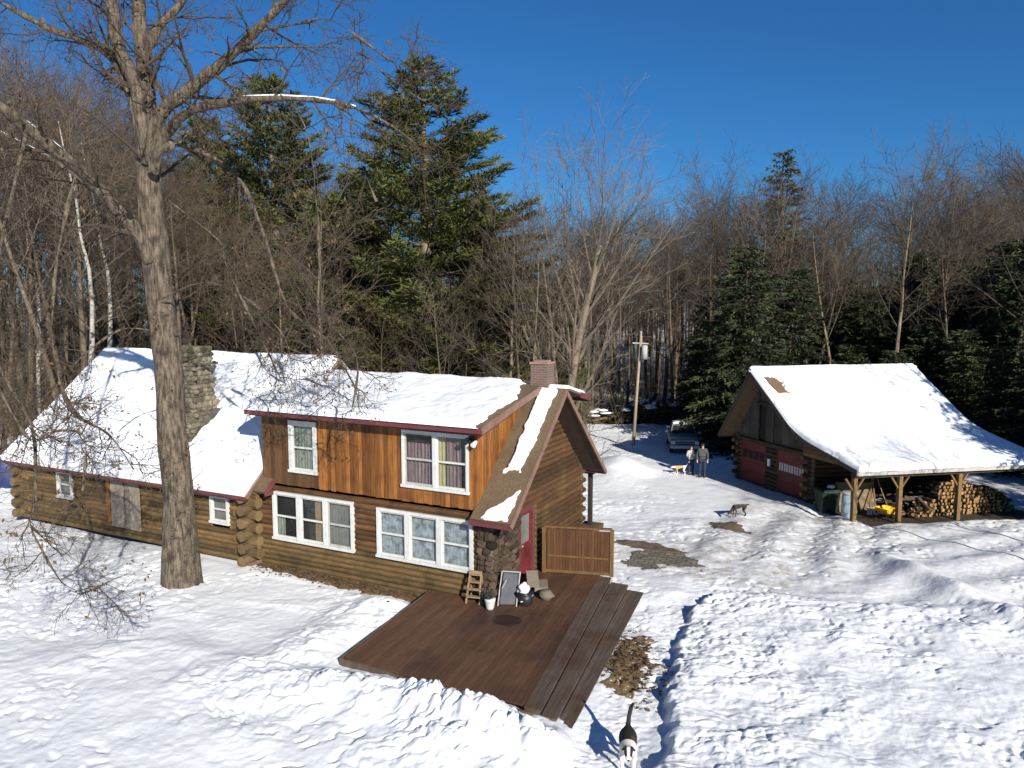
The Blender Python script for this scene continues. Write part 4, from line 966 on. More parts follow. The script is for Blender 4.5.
tools = [((1.25, -2.3), (2.25, -1.2), 1.55, 'long pale tool handle leaning left of the yellow wheelbarrow tray'), ((1.55, -2.35), (2.3, -1.15), 1.62, 'middle of three pale tool handles leaning behind the wheelbarrow'), ((2.2, -2.4), (2.45, -1.1), 1.72, 'steepest pale tool handle leaning behind the wheelbarrow')]
for (a, c, hh, lb) in tools:
    t = under('long_tool', a[0], a[1], SF, lb, 'tool', 0, 'tools leaning in the shed'); b = MB(); d = gl_((c[0] - a[0], c[1] - a[1], hh)); b.tube([d * .18, d], .026, 7); b.build('handle', M_ladder, t)
    b = MB(); s = d.cross(Vector((0, 0, 1))).normalized() * .12; b.prism([Vector((0, 0, 0)) - s, Vector((0, 0, 0)) + s, d * .2 + s * .8, d * .2 - s * .8], (0, .015, .01)); b.build('blade', M_chrome, t)
# firewood: single split logs, cut ends to the front
fw_mesh = []
for k in range(6):
    b = MB(); r_f = random.Random(40 + k); n = r_f.choice((5, 6, 7, 8)); rr = r_f.uniform(.060, .100)
    pts = [(rr * r_f.uniform(.75, 1.1) * math.cos(6.283 * j / n), rr * r_f.uniform(.75, 1.1) * math.sin(6.283 * j / n)) for j in range(n)]
    vs = [(x, -.22, z) for x, z in pts] + [(x, .22, z) for x, z in pts]
    b.add(vs, [(j, n + j, n + (j + 1) % n, (j + 1) % n) for j in range(n)]); b.mi = 1; bs = len(b.v)
    b.f.append(tuple(range(n))); b.m.append(1); b.f.append(tuple(range(2 * n - 1, n - 1, -1))); b.m.append(1)
    fw_mesh.append(b.mesh('firewood', [M_fwbark, M_cut]))
def firewood(p, rot, sc, label, group):
    o = bpy.data.objects.new('firewood_log', rnd.choice(fw_mesh)); col.objects.link(o); o.location = p; o.rotation_euler = rot; o.scale = sc
    return tag(o, label, 'firewood', group)
def pile_top(x):
    return float(np.interp(x, [2.95, 3.5, 4.1, 4.7, 5.3, 6.2, 7.0, 7.6, 8.1], [.15, .45, .80, 1.42, 1.50, 1.22, 1.12, .85, .2]))
cnt = 0
zz = SF + .09; row = 0
while zz < 1.1:
    x = 3.0 + (row % 2) * .09
    while x < 8.0:
        if zz - SF < pile_top(x) + rnd.uniform(-.05, .06) and cnt < 260:
            ang = math.atan2(GYv.x, GYv.y)
            q = GW(x + rnd.uniform(-.02, .02), -2.75 + (zz - SF) * .35 + rnd.uniform(-.09, .05), zz)
            firewood(q, (rnd.uniform(-.12, .12), rnd.uniform(0, 6.28), -ang + rnd.uniform(-.22, .22)), (1, rnd.uniform(.9, 1.1), 1), 'split log with cut end showing in the tall firewood stack', 'stacked firewood'); cnt += 1
        x += .165
    zz += .138; row += 1
for k in range(26):
    x = rnd.uniform(2.35, 4.0); hgt = .12 + max(0, (x - 2.5)) * .55 * rnd.random()
    firewood(GW(x, -2.9 + rnd.uniform(-.35, .55), SF + hgt), (rnd.uniform(-1.1, 1.1), rnd.uniform(0, 6.28), rnd.uniform(0, 3.1)), (1, 1.15, 1), 'loose split log tumbled at the left foot of the firewood stack', 'tumbled firewood')
for k in range(14):
    x = rnd.uniform(3.2, 5.2); y = rnd.uniform(-1.9, -1.0)
    firewood(GW(x, y, SF + .1 + (x - 3.0) * .55 * rnd.uniform(.6, 1.05)), (rnd.uniform(-.6, .6), rnd.uniform(0, 6.28), rnd.uniform(0, 3.1)), (1, 1.1, 1), 'split log heaped behind the front firewood stack', 'heaped firewood behind')

# ------------------------------------------------------------------ utility pole
pb = on_ground(633, 445); pt_ = at(641, 336, pb.y - .3) - pb
t = empty('utility_pole', pb, 0, 'leaning wooden utility pole with white transformer can at the drive edge', 'utility pole')
b = MB(); b.tube([(0, 0, -.3), pt_ * .5, pt_], [.11, .095, .075], 9); b.build('pole', M_pole, t, smooth=True)
b = MB(); c = at(644.5, 352, pb.y - .5) - pb; b.tube([c + Vector((0, 0, -.45)), c + Vector((0, 0, .38)), c + Vector((0, 0, .43))], [.19, .19, .12], 12); b.build('transformer', M_greyfascia, t, smooth=True)
b = MB(); b.tube([pt_ * .93 + Vector((-.5, 0, .05)), pt_ * .93 + Vector((.5, 0, 0))], .05, 6); b.tube([pt_ * .98, pt_ + Vector((0, 0, .3))], .06, 6); b.tube([pt_ * .80, c], .04, 5); b.build('bracket', M_greyfascia, t)

# ------------------------------------------------------------------ pickup
tp = on_ground(686, 457); tp.y += .35
t = empty('pickup_truck', tp, R(-8), 'silver grey pickup truck with dark windscreen parked in the shaded drive', 'pickup truck'); t.scale = (.93, .93, .93)
b = MB(); b.tone = .5
def prof_x(b, poly, x0, x1): b.prism([(x0, y, z) for y, z in poly], (x1 - x0, 0, 0))
prof_x(b, [(0, .45), (0, .95), (.15, 1.03), (1.35, 1.12), (1.36, .45)], -.92, .92)      # bonnet
prof_x(b, [(1.36, .45), (1.36, 1.12), (3.0, 1.12), (3.0, .45)], -.92, .92)
prof_x(b, [(3.05, .5), (3.05, 1.15), (5.1, 1.15), (5.1, .5)], -.93, .93); b.build('body', M_silver, t, bevel=.05)
b = MB(); b.hexa([(-.88, 1.36, 1.12), (.88, 1.36, 1.12), (.88, 3.0, 1.12), (-.88, 3.0, 1.12), (-.72, 1.98, 1.74), (.72, 1.98, 1.74), (.72, 2.85, 1.74), (-.72, 2.85, 1.74)]); cab = b.build('cab', M_silver, t, bevel=.05)
b = MB(); b.hexa([(-.77, 1.40, 1.19), (.77, 1.40, 1.19), (.77, 1.45, 1.19), (-.77, 1.45, 1.19), (-.64, 1.86, 1.67), (.64, 1.86, 1.67), (.64, 1.92, 1.67), (-.64, 1.92, 1.67)]); b.build('windscreen', M_black, cab)
for s in (-1, 1):
    b = MB(); b.hexa([(s * .875, 1.7, 1.18), (s * .86, 1.7, 1.18), (s * .86, 2.85, 1.18), (s * .875, 2.85, 1.18), (s * .765, 2.05, 1.66), (s * .74, 2.05, 1.66), (s * .74, 2.8, 1.66), (s * .765, 2.8, 1.66)]); b.build('side_window', M_black, cab)
b = MB(); b.cbox((0, 2.4, 1.80), (1.36, .8, .10)); b.build('roof_snow', M_snow, cab, bevel=.04)
b = MB(); b.box(-.62, .62, -.035, .01, .68, .90); gi = b.build('grille', M_black, t)
b = MB(); b.box(-.66, .66, -.05, -.036, .90, .95); b.box(-.62, .62, -.05, -.036, .77, .80); b.build('chrome_bar', M_chrome, gi)
for s in (-1, 1):
    b = MB(); b.box(min(s * .64, s * .90), max(s * .64, s * .90), -.03, .02, .70, .90); b.build('headlight', M_lamp, t, bevel=.015)
    b = MB(); b.cbox((s * 1.08, 1.62, 1.22), (.22, .10, .20)); b.bar((s * .9, 1.62, 1.18), (s * 1.0, 1.62, 1.2), .05, .05); b.build('mirror', M_silver, t, bevel=.02)
    for yy in (.72, 4.15):
        b = MB(); b.tube([(s * .70, yy, .36), (s * .72, yy, .36), (s * .93, yy, .36), (s * .95, yy, .36)], [.33, .37, .37, .33], 18); wh = b.build('wheel', M_rubber, t, smooth=True)
        b = MB(); b.tube([(s * .94, yy, .36), (s * .958, yy, .36)], [.2, .18], 12); b.build('rim', M_chrome, wh)
b = MB(); b.box(-.95, .95, -.14, .02, .42, .62); b.build('bumper', M_chrome, t, bevel=.04)

# ------------------------------------------------------------------ skinned figures
def skin_mesh(name, pts, edges, mats, parent=None, sub=2, pick=None, root=None):
    names = list(pts); idx = {n: i for i, n in enumerate(names)}
    me = bpy.data.meshes.new(name); me.from_pydata([pts[n][:3] for n in names], [(idx[a], idx[c]) for a, c in edges], [])
    o = bpy.data.objects.new(name + '_tmp', me); col.objects.link(o)
    o.modifiers.new('skin', 'SKIN').use_smooth_shade = True
    sv = me.skin_vertices[0] if me.skin_vertices else None
    if sv is None:
        bpy.context.view_layer.objects.active = o; me.skin_vertices.new() if hasattr(me.skin_vertices, 'new') else None; sv = me.skin_vertices[0]
    for n in names:
        r = pts[n][3]; sv.data[idx[n]].radius = (r, pts[n][4] if len(pts[n]) > 4 else r); sv.data[idx[n]].use_root = (n == (root or names[0]))
    s = o.modifiers.new('sub', 'SUBSURF'); s.levels = sub; s.render_levels = sub
    dg = bpy.context.evaluated_depsgraph_get(); dg.update()
    m2 = bpy.data.meshes.new_from_object(o.evaluated_get(dg)); m2.name = name
    bpy.data.objects.remove(o)
    m2.materials.clear()
    if not isinstance(mats, (list, tuple)): mats = [mats]
    for m in mats: m2.materials.append(m)
    if pick:
        for p in m2.polygons: p.material_index = pick(p.center)
    ob = bpy.data.objects.new(name, m2); col.objects.link(ob)
    if parent: ob.parent = parent
    return ob

def person(loc, rz, h, label, coat, trousers, hairm, arms, cap=False):
    t = empty('person', loc, rz, label, 'person'); k = h / 1.75
    J = lambda x, y, z, r, r2=None: (x * k, y * k, z * k, r * k) if r2 is None else (x * k, y * k, z * k, r * k, r2 * k)
    P = {'hip': J(0, 0, .95, .15, .11), 'waist': J(0, 0, 1.10, .135, .10), 'chest': J(0, -.01, 1.30, .17, .12), 'neck0': J(0, 0, 1.46, .075), 'neck': J(0, -.01, 1.52, .055), 'head': J(0, -.02, 1.62, .085, .10), 'crown': J(0, -.01, 1.71, .075, .09), 'nose': J(0, -.115, 1.62, .022)}
    E = [('hip', 'waist'), ('waist', 'chest'), ('chest', 'neck0'), ('neck0', 'neck'), ('neck', 'head'), ('head', 'crown'), ('head', 'nose')]
    for s, n in ((-1, 'L'), (1, 'R')):
        P.update({'sh' + n: J(s * .18, 0, 1.41, .065), 'el' + n: J(*arms[n][0], .05), 'wr' + n: J(*arms[n][1], .036), 'ha' + n: J(*arms[n][2], .04, .025),
                  'th' + n: J(s * .10, 0, .88, .095), 'kn' + n: J(s * .11, -.02, .49, .062), 'an' + n: J(s * .12, .01, .09, .045), 'to' + n: J(s * .13, -.14, .045, .04)})
        E += [('chest', 'sh' + n), ('sh' + n, 'el' + n), ('el' + n, 'wr' + n), ('wr' + n, 'ha' + n), ('hip', 'th' + n), ('th' + n, 'kn' + n), ('kn' + n, 'an' + n), ('an' + n, 'to' + n)]
        hx, hy, hz = arms[n][2]; wx, wy, wz = arms[n][1]; d = Vector((hx - wx, hy - wy, hz - wz)).normalized(); sd_ = d.orthogonal().normalized()
        for f in range(4):
            q = Vector((hx, hy, hz)) + sd_ * (.03 - .02 * f); e1 = q + d * (.05 + .008 * (1.5 - abs(f - 1.5))); e2 = e1 + d * .03 + d.cross(sd_) * .012
            P['f%d%s' % (f, n)] = J(*e1, .010); P['g%d%s' % (f, n)] = J(*e2, .008); E += [('ha' + n, 'f%d%s' % (f, n)), ('f%d%s' % (f, n), 'g%d%s' % (f, n))]
        q = Vector((hx, hy, hz)) + sd_ * .055 + d * .01; P['tb' + n] = J(*q, .011); E.append(('ha' + n, 'tb' + n))
    skin_mesh('body', P, E, M_skin, t, 2, root='hip')
    P['hem'] = J(0, 0, .80, .165, .125)
    CE = [('hip', 'hem')] + [e for e in E if e[0] in ('hip', 'waist', 'chest') and e[1] in ('waist', 'chest', 'neck0', 'shL', 'shR')] + [('shL', 'elL'), ('shR', 'elR'), ('elL', 'wrL'), ('elR', 'wrR')]
    ks = set(sum(([a, c] for a, c in CE), [])); C2 = {}
    for n in ks:
        p = list(P[n]); p[3] = p[3] * 1.16 + .012
        if len(p) > 4: p[4] = p[4] * 1.16 + .012
        C2[n] = tuple(p)
    skin_mesh('jacket', C2, CE, coat, t, 2, root='hip')
    TE = [e for e in E if e[0] in ('hip', 'thL', 'thR', 'knL', 'knR') and e[1][:2] in ('th', 'kn', 'an')]
    T2 = {}
    for n in set(sum(([a, c] for a, c in TE), [])):
        p = list(P[n]); p[3] = p[3] * 1.1 + .012
        if len(p) > 4: p[4] = p[4] * 1.1 + .012
        T2[n] = tuple(p)
    skin_mesh('trousers', T2, TE, trousers, t, 2, root='hip')
    for s in (-1, 1):
        b = MB(); b.cbox((s * .125 * k, -.06 * k, .055 * k), (.11 * k, .29 * k, .11 * k)); b.build('boot', M_rubber, t, bevel=.03)
    b = MB(); b.blob((0, .012 * k, 1.672 * k), (.098 * k, .118 * k, .098 * k), 14, 10, .06, 1)
    if cap: b.tube([(0, -.07 * k, 1.70 * k), (0, -.19 * k, 1.675 * k)], [.07 * k, .05 * k], 8)
    b.build('cap' if cap else 'hair', hairm, t, smooth=True)
    b = MB()
    for s in (-1, 1): b.blob((s * .032 * k, -.112 * k, 1.64 * k), (.011 * k, .008 * k, .008 * k), 6, 5)
    b.build('eyes', M_black, t)
    b = MB(); b.blob((0, -.11 * k, 1.575 * k), (.025 * k, .01 * k, .006 * k), 6, 5); b.build('mouth', mat('lips', (.3, .1, .09), (.35, .13, .11), 3, bump=0), t)
    return t
pm_ = on_ground(702, 477); pw = on_ground(690.5, 475.5)
person(pm_, R(-12), 1.83, 'tall person in a dark winter coat and cap standing beside the pickup', M_coat, M_navy, M_black, {'L': ((-.27, .03, 1.13), (-.25, -.06, .90), (-.25, -.09, .83)), 'R': ((.27, .03, 1.13), (.25, -.06, .90), (.25, -.09, .83))}, True)
person(pw, R(8), 1.60, 'shorter person in a pale grey jacket with both hands raised to the chest', M_grayj, M_navy, M_hair, {'L': ((-.26, -.04, 1.14), (-.10, -.20, 1.30), (-.05, -.20, 1.36)), 'R': ((.26, -.04, 1.14), (.10, -.20, 1.30), (.05, -.20, 1.36))})

def dog(loc, rz, k, label, mats, pick, head_low=0.0, tail_up=.6, sit=False):
    """faces -y; k = shoulder height in metres"""
    t = empty('dog', loc, rz, label, 'dog'); J = lambda x, y, z, r: (x * k, y * k, z * k, r * k)
    hd = -head_low
    P = {'rump': J(0, .62, .90, .165), 'loin': J(0, .30, .90, .15), 'mid': J(0, .05, .86, .175), 'chest': J(0, -.28, .80, .20), 'wither': J(0, -.42, .92, .16), 'neck': J(0, -.60, 1.05 + hd * .55, .115), 'head': J(0, -.76, 1.18 + hd, .125), 'muz': J(0, -.92, 1.12 + hd * 1.1, .075), 'nose': J(0, -1.03, 1.10 + hd * 1.15, .05),
         't1': J(0, .78, .95, .065), 't2': J(.02, .94, .95 + .30 * tail_up, .055), 't3': J(.07, .97, .95 + .75 * tail_up, .055), 't4': J(.13, .84, .95 + 1.02 * tail_up, .03)}
    E = [('rump', 'loin'), ('loin', 'mid'), ('mid', 'chest'), ('chest', 'wither'), ('wither', 'neck'), ('neck', 'head'), ('head', 'muz'), ('muz', 'nose'), ('rump', 't1'), ('t1', 't2'), ('t2', 't3'), ('t3', 't4')]
    for s, n in ((-1, 'L'), (1, 'R')):
        g = .05 * s
        P.update({'sh' + n: J(s * .13, -.36, .66, .085), 'eb' + n: J(s * .14, -.30 + g, .50, .062), 'wr' + n: J(s * .13, -.34 + g, .22, .042), 'pw' + n: J(s * .13, -.36 + g, .05, .045), 'pt' + n: J(s * .13, -.44 + g, .035, .042),
                  'hp' + n: J(s * .12, .58, .70, .115), 'kn' + n: J(s * .13, .46 - g, .48, .078), 'hk' + n: J(s * .12, .72 - g, .28, .042), 'hf' + n: J(s * .12, .68 - g, .05, .042), 'ht' + n: J(s * .12, .58 - g, .035, .042),
                  'ea' + n: J(s * .095, -.73, 1.27 + hd, .045), 'eb2' + n: J(s * .15, -.75, 1.20 + hd, .025)})
        E += [('chest', 'sh' + n), ('sh' + n, 'eb' + n), ('eb' + n, 'wr' + n), ('wr' + n, 'pw' + n), ('pw' + n, 'pt' + n), ('rump', 'hp' + n), ('hp' + n, 'kn' + n), ('kn' + n, 'hk' + n), ('hk' + n, 'hf' + n), ('hf' + n, 'ht' + n), ('head', 'ea' + n), ('ea' + n, 'eb2' + n)]
    skin_mesh('body', P, E, mats, t, 2, (lambda c: pick(c.x / k, c.y / k, c.z / k)), root='mid')
    b = MB(); b.blob((0, -1.075 * k, (1.11 + hd * 1.15) * k), (.03 * k, .02 * k, .025 * k), 8, 6); b.build('nose', M_black, t)
    b = MB()
    for s in (-1, 1): b.blob((s * .06 * k, -.855 * k, (1.215 + hd) * k), (.018 * k, .015 * k, .018 * k), 6, 5)
    b.build('eyes', M_black, t)
    return t
def pick_near(x, y, z):
    if y < -.66: return 1 if abs(x) < .035 or z < 1.06 and y < -.95 else 0       # black face, white blaze
    if y < -.22 and z > .15: return 1                                            # white ruff and chest
    if z < .40: return 1
    if y < .05 and x > .04 and z > .8: return 2
    return 0
p = on_ground(629, 771); dog(Vector((p.x, p.y + .15, gz(p.x, p.y + .15))), R(-8), .60, 'black and white dog with tail raised walking along the trodden path', [M_fur_b, M_fur_w, M_fur_br], pick_near, .22, .75).scale = (1.35, .95, 1.0)
p = on_ground(738, 517); dog(p, R(-76), .50, 'dark brindle dog sniffing the snow with lowered head on the drive', [M_fur_d], lambda x, y, z: 0, .75, .1)
p = on_ground(679, 475.5); dog(p, R(-80), .48, 'tan and white dog standing beside the two people', [M_fur_t, M_fur_w], lambda x, y, z: 1 if (z < .42 or y > .45 or (y < -.5 and z < 1.0)) else 0, .25, .25)

# ------------------------------------------------------------------ brush and log heap past the pickup, tarp heap left
c0 = on_ground(652, 424)
t = empty('log_heap', c0, 0, 'long heap of cut logs and branches dusted with snow across the drive end', 'log heap')
b = MB(); r2 = random.Random(12)
for i in range(420):
    x = r2.uniform(-5.5, 4.8); z = r2.uniform(.05, 1.5) * (1 - .1 * abs(x)) ; L = r2.uniform(.5, 2.4); a = r2.gauss(0, .8)
    b.tone = r2.random(); b.tube([(x - L / 2, r2.uniform(-.8, 1.2), z), (x + L / 2, r2.uniform(-.8, 1.2), z + a * .5)], r2.uniform(.02, .10), 5)
b.build('logs', M_brush, t)
b = MB()
for i in range(60):
    x = r2.uniform(-4.9, 4.5); b.blob((x, r2.uniform(-.9, 1.0), (1.45 + r2.uniform(-.25, .25)) * (1 - .1 * abs(x))), (r2.uniform(.12, .5), .3, r2.uniform(.05, .15)), 9, 6, .6, i)
b.build('snow_cover', M_snow, t, smooth=True)
p = at(6, 478, 34.2)
t = empty('tarp_heap', (p.x, p.y, gz(p.x, p.y)), 0, 'dark blue tarp heap behind the far end of the low wing', 'tarp heap')
b = MB(); zt = at(6, 457, 34.2).z - gz(p.x, p.y); b.blob((-.3, .5, zt * .42), (.95, .8, zt * .6), 16, 10, .5, 3); b.build('tarp', M_tarp, t, smooth=True)
b = MB(); b.blob((-.25, .25, zt * .93), (.30, .3, .12), 10, 7, .6, 5); b.build('snow_cover', M_snow, t, smooth=True)

# ------------------------------------------------------------------ trees
class TM(MB): pass
def path(r, p, d, L, n, wander, trop):
    pts = [p.copy()]; d = d.normalized(); s = L / n
    for i in range(n):
        d = (d + Vector((r.gauss(0, wander), r.gauss(0, wander), r.gauss(0, wander) + trop))).normalized()
        pts.append(pts[-1] + d * s)
    return pts
def interp(pts, t):
    f = t * (len(pts) - 1); i = min(int(f), len(pts) - 2); return pts[i].lerp(pts[i + 1], f - i), (pts[i + 1] - pts[i]).normalized()
def grow(mb, r, pts, rad, lvl, cfg, leaves=None):
    """side shoots of a limb, recursively"""
    c = cfg[lvl]; n = c['n'] if isinstance(c['n'], int) else max(1, int(c['n'] * sum((a - b).length for a, b in zip(pts[1:], pts[:-1]))))
    az = r.random() * 6.28; L0 = sum((a - b).length for a, b in zip(pts[1:], pts[:-1]))
    for k in range(n):
        t = lerp(c['t0'], 1.0, (k + r.random()) / n); p, d = interp(pts, t)
        az += 2.4 + r.gauss(0, .5); o = d.orthogonal().normalized(); o = Matrix.Rotation(az, 3, d) @ o
        ang = R(c['ang'] + r.gauss(0, 9)); dd = d * math.cos(ang) + o * math.sin(ang) + Vector((0, 0, c.get('up', 0)))
        L = c['len'] * r.uniform(.6, 1.25) * (1 - c.get('taper', .5) * (t - c['t0'])) * (L0 if c.get('rel') else 1)
        ra = rad[0] + (rad[-1] - rad[0]) * t; r0 = max(min(ra * c['rr'], ra * .9), c['rmin']); r1 = max(r0 * .22, c['rmin'] * .6)
        q = path(r, p, dd, L, c['seg'], c['wan'], c.get('trop', 0))
        mb.tube(q, [lerp(r0, r1, i / c['seg']) for i in range(c['seg'] + 1)], c['side'], False)
        if leaves is not None and lvl == len(cfg) - 1 and r.random() < c.get('leafp', 0):
            leaves.append((q[-1], (q[-1] - q[0]).normalized()))
        if lvl + 1 < len(cfg): grow(mb, r, q, [r0, r1], lvl + 1, cfg, leaves)
def make_bare(seed, h, r0, clear, spread, dens, kind='forest', twig=.009):
    r = random.Random(seed); tk = MB(); cr = MB()
    lean = Vector((r.gauss(0, .05), r.gauss(0, .05), 1))
    pts = path(r, Vector((0, 0, -.4)), lean, h * (.62 if kind == 'vase' else .9), 10, .035 if kind != 'birch' else .06, .02)
    rad = [r0 * 1.25] + [lerp(r0, r0 * (.42 if kind == 'vase' else .12), i / 9) for i in range(10)]
    tk.tube(pts, rad, 8, False)
    if kind == 'vase':
        cfg = [dict(n=22, t0=clear, len=h * .50, ang=35, rr=.42, rmin=.022, seg=8, wan=.055, trop=.05, side=5, taper=.30),
               dict(n=8, t0=.15, len=h * .17, ang=32, rr=.5, rmin=.013, seg=4, wan=.07, trop=.05, side=4, taper=.4),
               dict(n=6, t0=.2, len=h * .075, ang=32, rr=.5, rmin=twig, seg=3, wan=.10, trop=.04, side=3, taper=.3),
               dict(n=3, t0=.3, len=h * .032, ang=32, rr=.6, rmin=twig * .8, seg=2, wan=.1, trop=.03, side=3)]
    else:
        cfg = [dict(n=int(22 * dens), t0=clear, len=h * .30 * spread, ang=48, rr=.45, rmin=.02, seg=6, wan=.07, trop=.05, side=4, taper=.55),
               dict(n=6, t0=.2, len=h * .12 * spread, ang=38, rr=.5, rmin=.013, seg=4, wan=.09, trop=.04, side=3, taper=.4),
               dict(n=5, t0=.25, len=h * .055, ang=36, rr=.55, rmin=twig, seg=2, wan=.12, trop=.03, side=3, taper=.3),
               dict(n=1, t0=.4, len=h * .03, ang=36, rr=.6, rmin=twig * .8, seg=2, wan=.1, trop=.02, side=3)]
    grow(cr, r, pts, [r0, rad[-1]], 0, cfg)
    return tk, cr
def tri_tuft(mb, r, p, d, n, L, wd, spread):
    for k in range(n):
        e = (d + Vector((r.gauss(0, spread), r.gauss(0, spread), r.gauss(0, spread)))).normalized(); s = e.cross(Vector((r.random() - .5, r.random() - .5, r.random() - .5))).normalized() * wd
        l = L * r.uniform(.6, 1.2); mb.add([p - s * .4, p + s * .4, p + e * l * .6 + s * .5, p + e * l, p + e * l * .6 - s * .5], [(0, 1, 2, 3, 4)])
def make_conifer(seed, h, r0, kind):
    r = random.Random(seed); tk = MB(); cr = MB(); pts = path(r, Vector((0, 0, -.4)), Vector((r.gauss(0, .02), r.gauss(0, .02), 1)), h + .4, 12, .012, .02)
    tk.tube(pts, [lerp(r0 * 1.2, .03, i / 12) for i in range(13)], 8, False)
    if kind == 'pine': nw, c0, br, nb = 33, .10, h * .27, 7
    elif kind == 'high': nw, c0, br, nb = 26, .60, h * .16, 6
    elif kind == 'thin': nw, c0, br, nb = 34, .40, h * .125, 6
    else: nw, c0, br, nb = 40, .04, h * .25, 7
    for wv in range(nw):
        t = c0 + (1 - c0) * (wv / nw) ** (.92); az = r.random() * 6.28
        f = (t - c0) / (1 - c0)
        shape = (min(1, .50 + f * 2.2) * (1 - f) ** .62) if kind == 'pine' else ((1 - f) ** .55 + .06 if kind == 'hem' else min(1, .6 + f * 2) * (1 - f) ** .5 + .05)
        for k in range(nb):
            if kind == 'pine' and r.random() < .10: continue
            if kind == 'thin' and r.random() < .3: continue
            if kind == 'hem' and r.random() < .14: continue
            az += 6.28 / nb + r.gauss(0, .25); p, _ = interp(pts, min(t + r.uniform(-.5, .5) * (.35 if kind == 'pine' else 1) / nw, .99)); L = br * shape * (r.uniform(.40, 1.35) if kind == 'hem' else r.uniform(.55, 1.2)) + .25
            up = {'pine': .18, 'thin': .12, 'high': .12, 'hem': -.05}[kind] + .35 * f; d = Vector((math.cos(az), math.sin(az), up)); n = 6
            q = path(r, p, d, L, n, .05, .035 if kind == 'pine' else -.05)
            tk.tube(q, [lerp(max(.012, r0 * .16 * shape), .008, i / n) for i in range(n + 1)], 3, False)
            m = max(5, int(L * (7.5 if kind == 'pine' else 5.2)))
            cr.tone = r.random()
            for j in range(m):
                u = lerp(.30 if kind == 'pine' else .12, 1, (j + r.random()) / m); pp, dd = interp(q, u)
                side = dd.cross(Vector((0, 0, 1))).normalized() * (1 if j % 2 else -1); l2 = (1.05 - u) * L * .42 * r.uniform(.5, 1.2) + .22
                e = (dd * .75 + side * .8 + Vector((0, 0, r.gauss(.06 if kind == 'pine' else -.12, .07 if kind == 'pine' else .14)))).normalized()
                cr.tone = min(1, max(0, cr.tone + r.gauss(0, .12))); ns = max(1, int(l2 / .30))
                for g in range(ns):
                    tri_tuft(cr, r, pp + e * (l2 * (g + .2) / ns), (e + Vector((0, 0, .25 if kind == 'pine' else -.15))).normalized(), 8 if kind == 'pine' else 5, .38 if kind == 'pine' else .34, .05 if kind == 'pine' else .075, .50 if kind == 'pine' else .38)
            if kind == 'pine': tri_tuft(cr, r, q[-1], (q[-1] - q[-2]).normalized() + Vector((0, 0, .2)), 9, .4, .05, .45)
    return tk, cr
def stock(name, maker, tm, cm, part='crown'):
    tk, cr = maker; return (tk.mesh('trunk', tm, True), cr.mesh(part, cm, False))
def plant(kind, meshes, x, y, label, cat, group=None, sc=1, rz=None, part='crown', z=None, sz=None):
    z = gz(x, y) if z is None else z
    t = empty(kind, (x, y, z), rnd.uniform(0, 6.28) if rz is None else rz, label, cat, group); t.scale = (sc, sc, sz or sc)
    for nm, me in zip(('trunk', part), meshes):
        o = bpy.data.objects.new(nm, me); col.objects.link(o); o.parent = t
    return t

# ---- the big oak in front of the wing, limb by limb
oak_p = on_ground(182, 583)
oak = empty('oak_tree', oak_p, 0, 'huge bare oak with ridged grey trunk standing in front of the low wing', 'tree')
oy = oak_p.y
def lp(lst):     # pixel, depth offset, radius  ->  local path
    P, Q = [], []
    for px, py, dy, ra in lst: P.append(at(px, py, oy + dy) - oak_p); Q.append(ra)
    return P, Q
def smooth_path(P, Q, n=4, wob=0):
    A, B = [], []
    if wob: P = [P[0]] + [p + Vector((ro.gauss(0, wob), ro.gauss(0, wob), ro.gauss(0, wob))) for p in P[1:]]
    for i in range(len(P) - 1):
        p0, p1, p2, p3 = P[max(i - 1, 0)], P[i], P[i + 1], P[min(i + 2, len(P) - 1)]
        for k in range(n):
            t = k / n; A.append(.5 * ((2 * p1) + (p2 - p0) * t + (2 * p0 - 5 * p1 + 4 * p2 - p3) * t * t + (3 * p1 - p0 - 3 * p2 + p3) * t ** 3)); B.append(lerp(Q[i], Q[i + 1], t))
    A.append(P[-1]); B.append(Q[-1]); return A, B
tk = MB(); ro = random.Random(21)
P, Q = lp([(183, 592, 0, .70), (182, 578, 0, .61), (181, 556, 0, .555), (178, 500, .1, .51), (172, 420, .15, .48), (165, 340, .2, .46), (155, 250, .2, .43), (150, 190, .2, .40), (148, 140, .2, .33), (146, 91, .25, .27), (142, 45, .3, .24), (139, 0, .4, .20), (144, -80, .6, .13), (152, -170, .8, .05)])
Q = [q * (.97 if i < 3 else .86) for i, q in enumerate(Q)]
P, Q = smooth_path(P, Q, 12); tk.tube(P, Q, 44, False); P, Q = P[::3], Q[::3]
trunkP, trunkQ = P, Q
tk.blob(at(166, 146, oy - .36) - oak_p, (.22, .18, .2), 10, 8, .3, 2)
tm_ = tk.mesh('trunk', M_bark, True)
def oakdisp(me):
    for v in me.vertices:
        c = v.co; n = mnoise.noise(Vector((c.x * 3.2, c.y * 3.2, c.z * .55))) * .06 + mnoise.noise(Vector((c.x * 9, c.y * 9, c.z * 1.3))) * .03; d = Vector((c.x, c.y, 0)); 
        v.co = c + v.normal * n
oakdisp(tm_); o = bpy.data.objects.new('trunk', tm_); col.objects.link(o); o.parent = oak
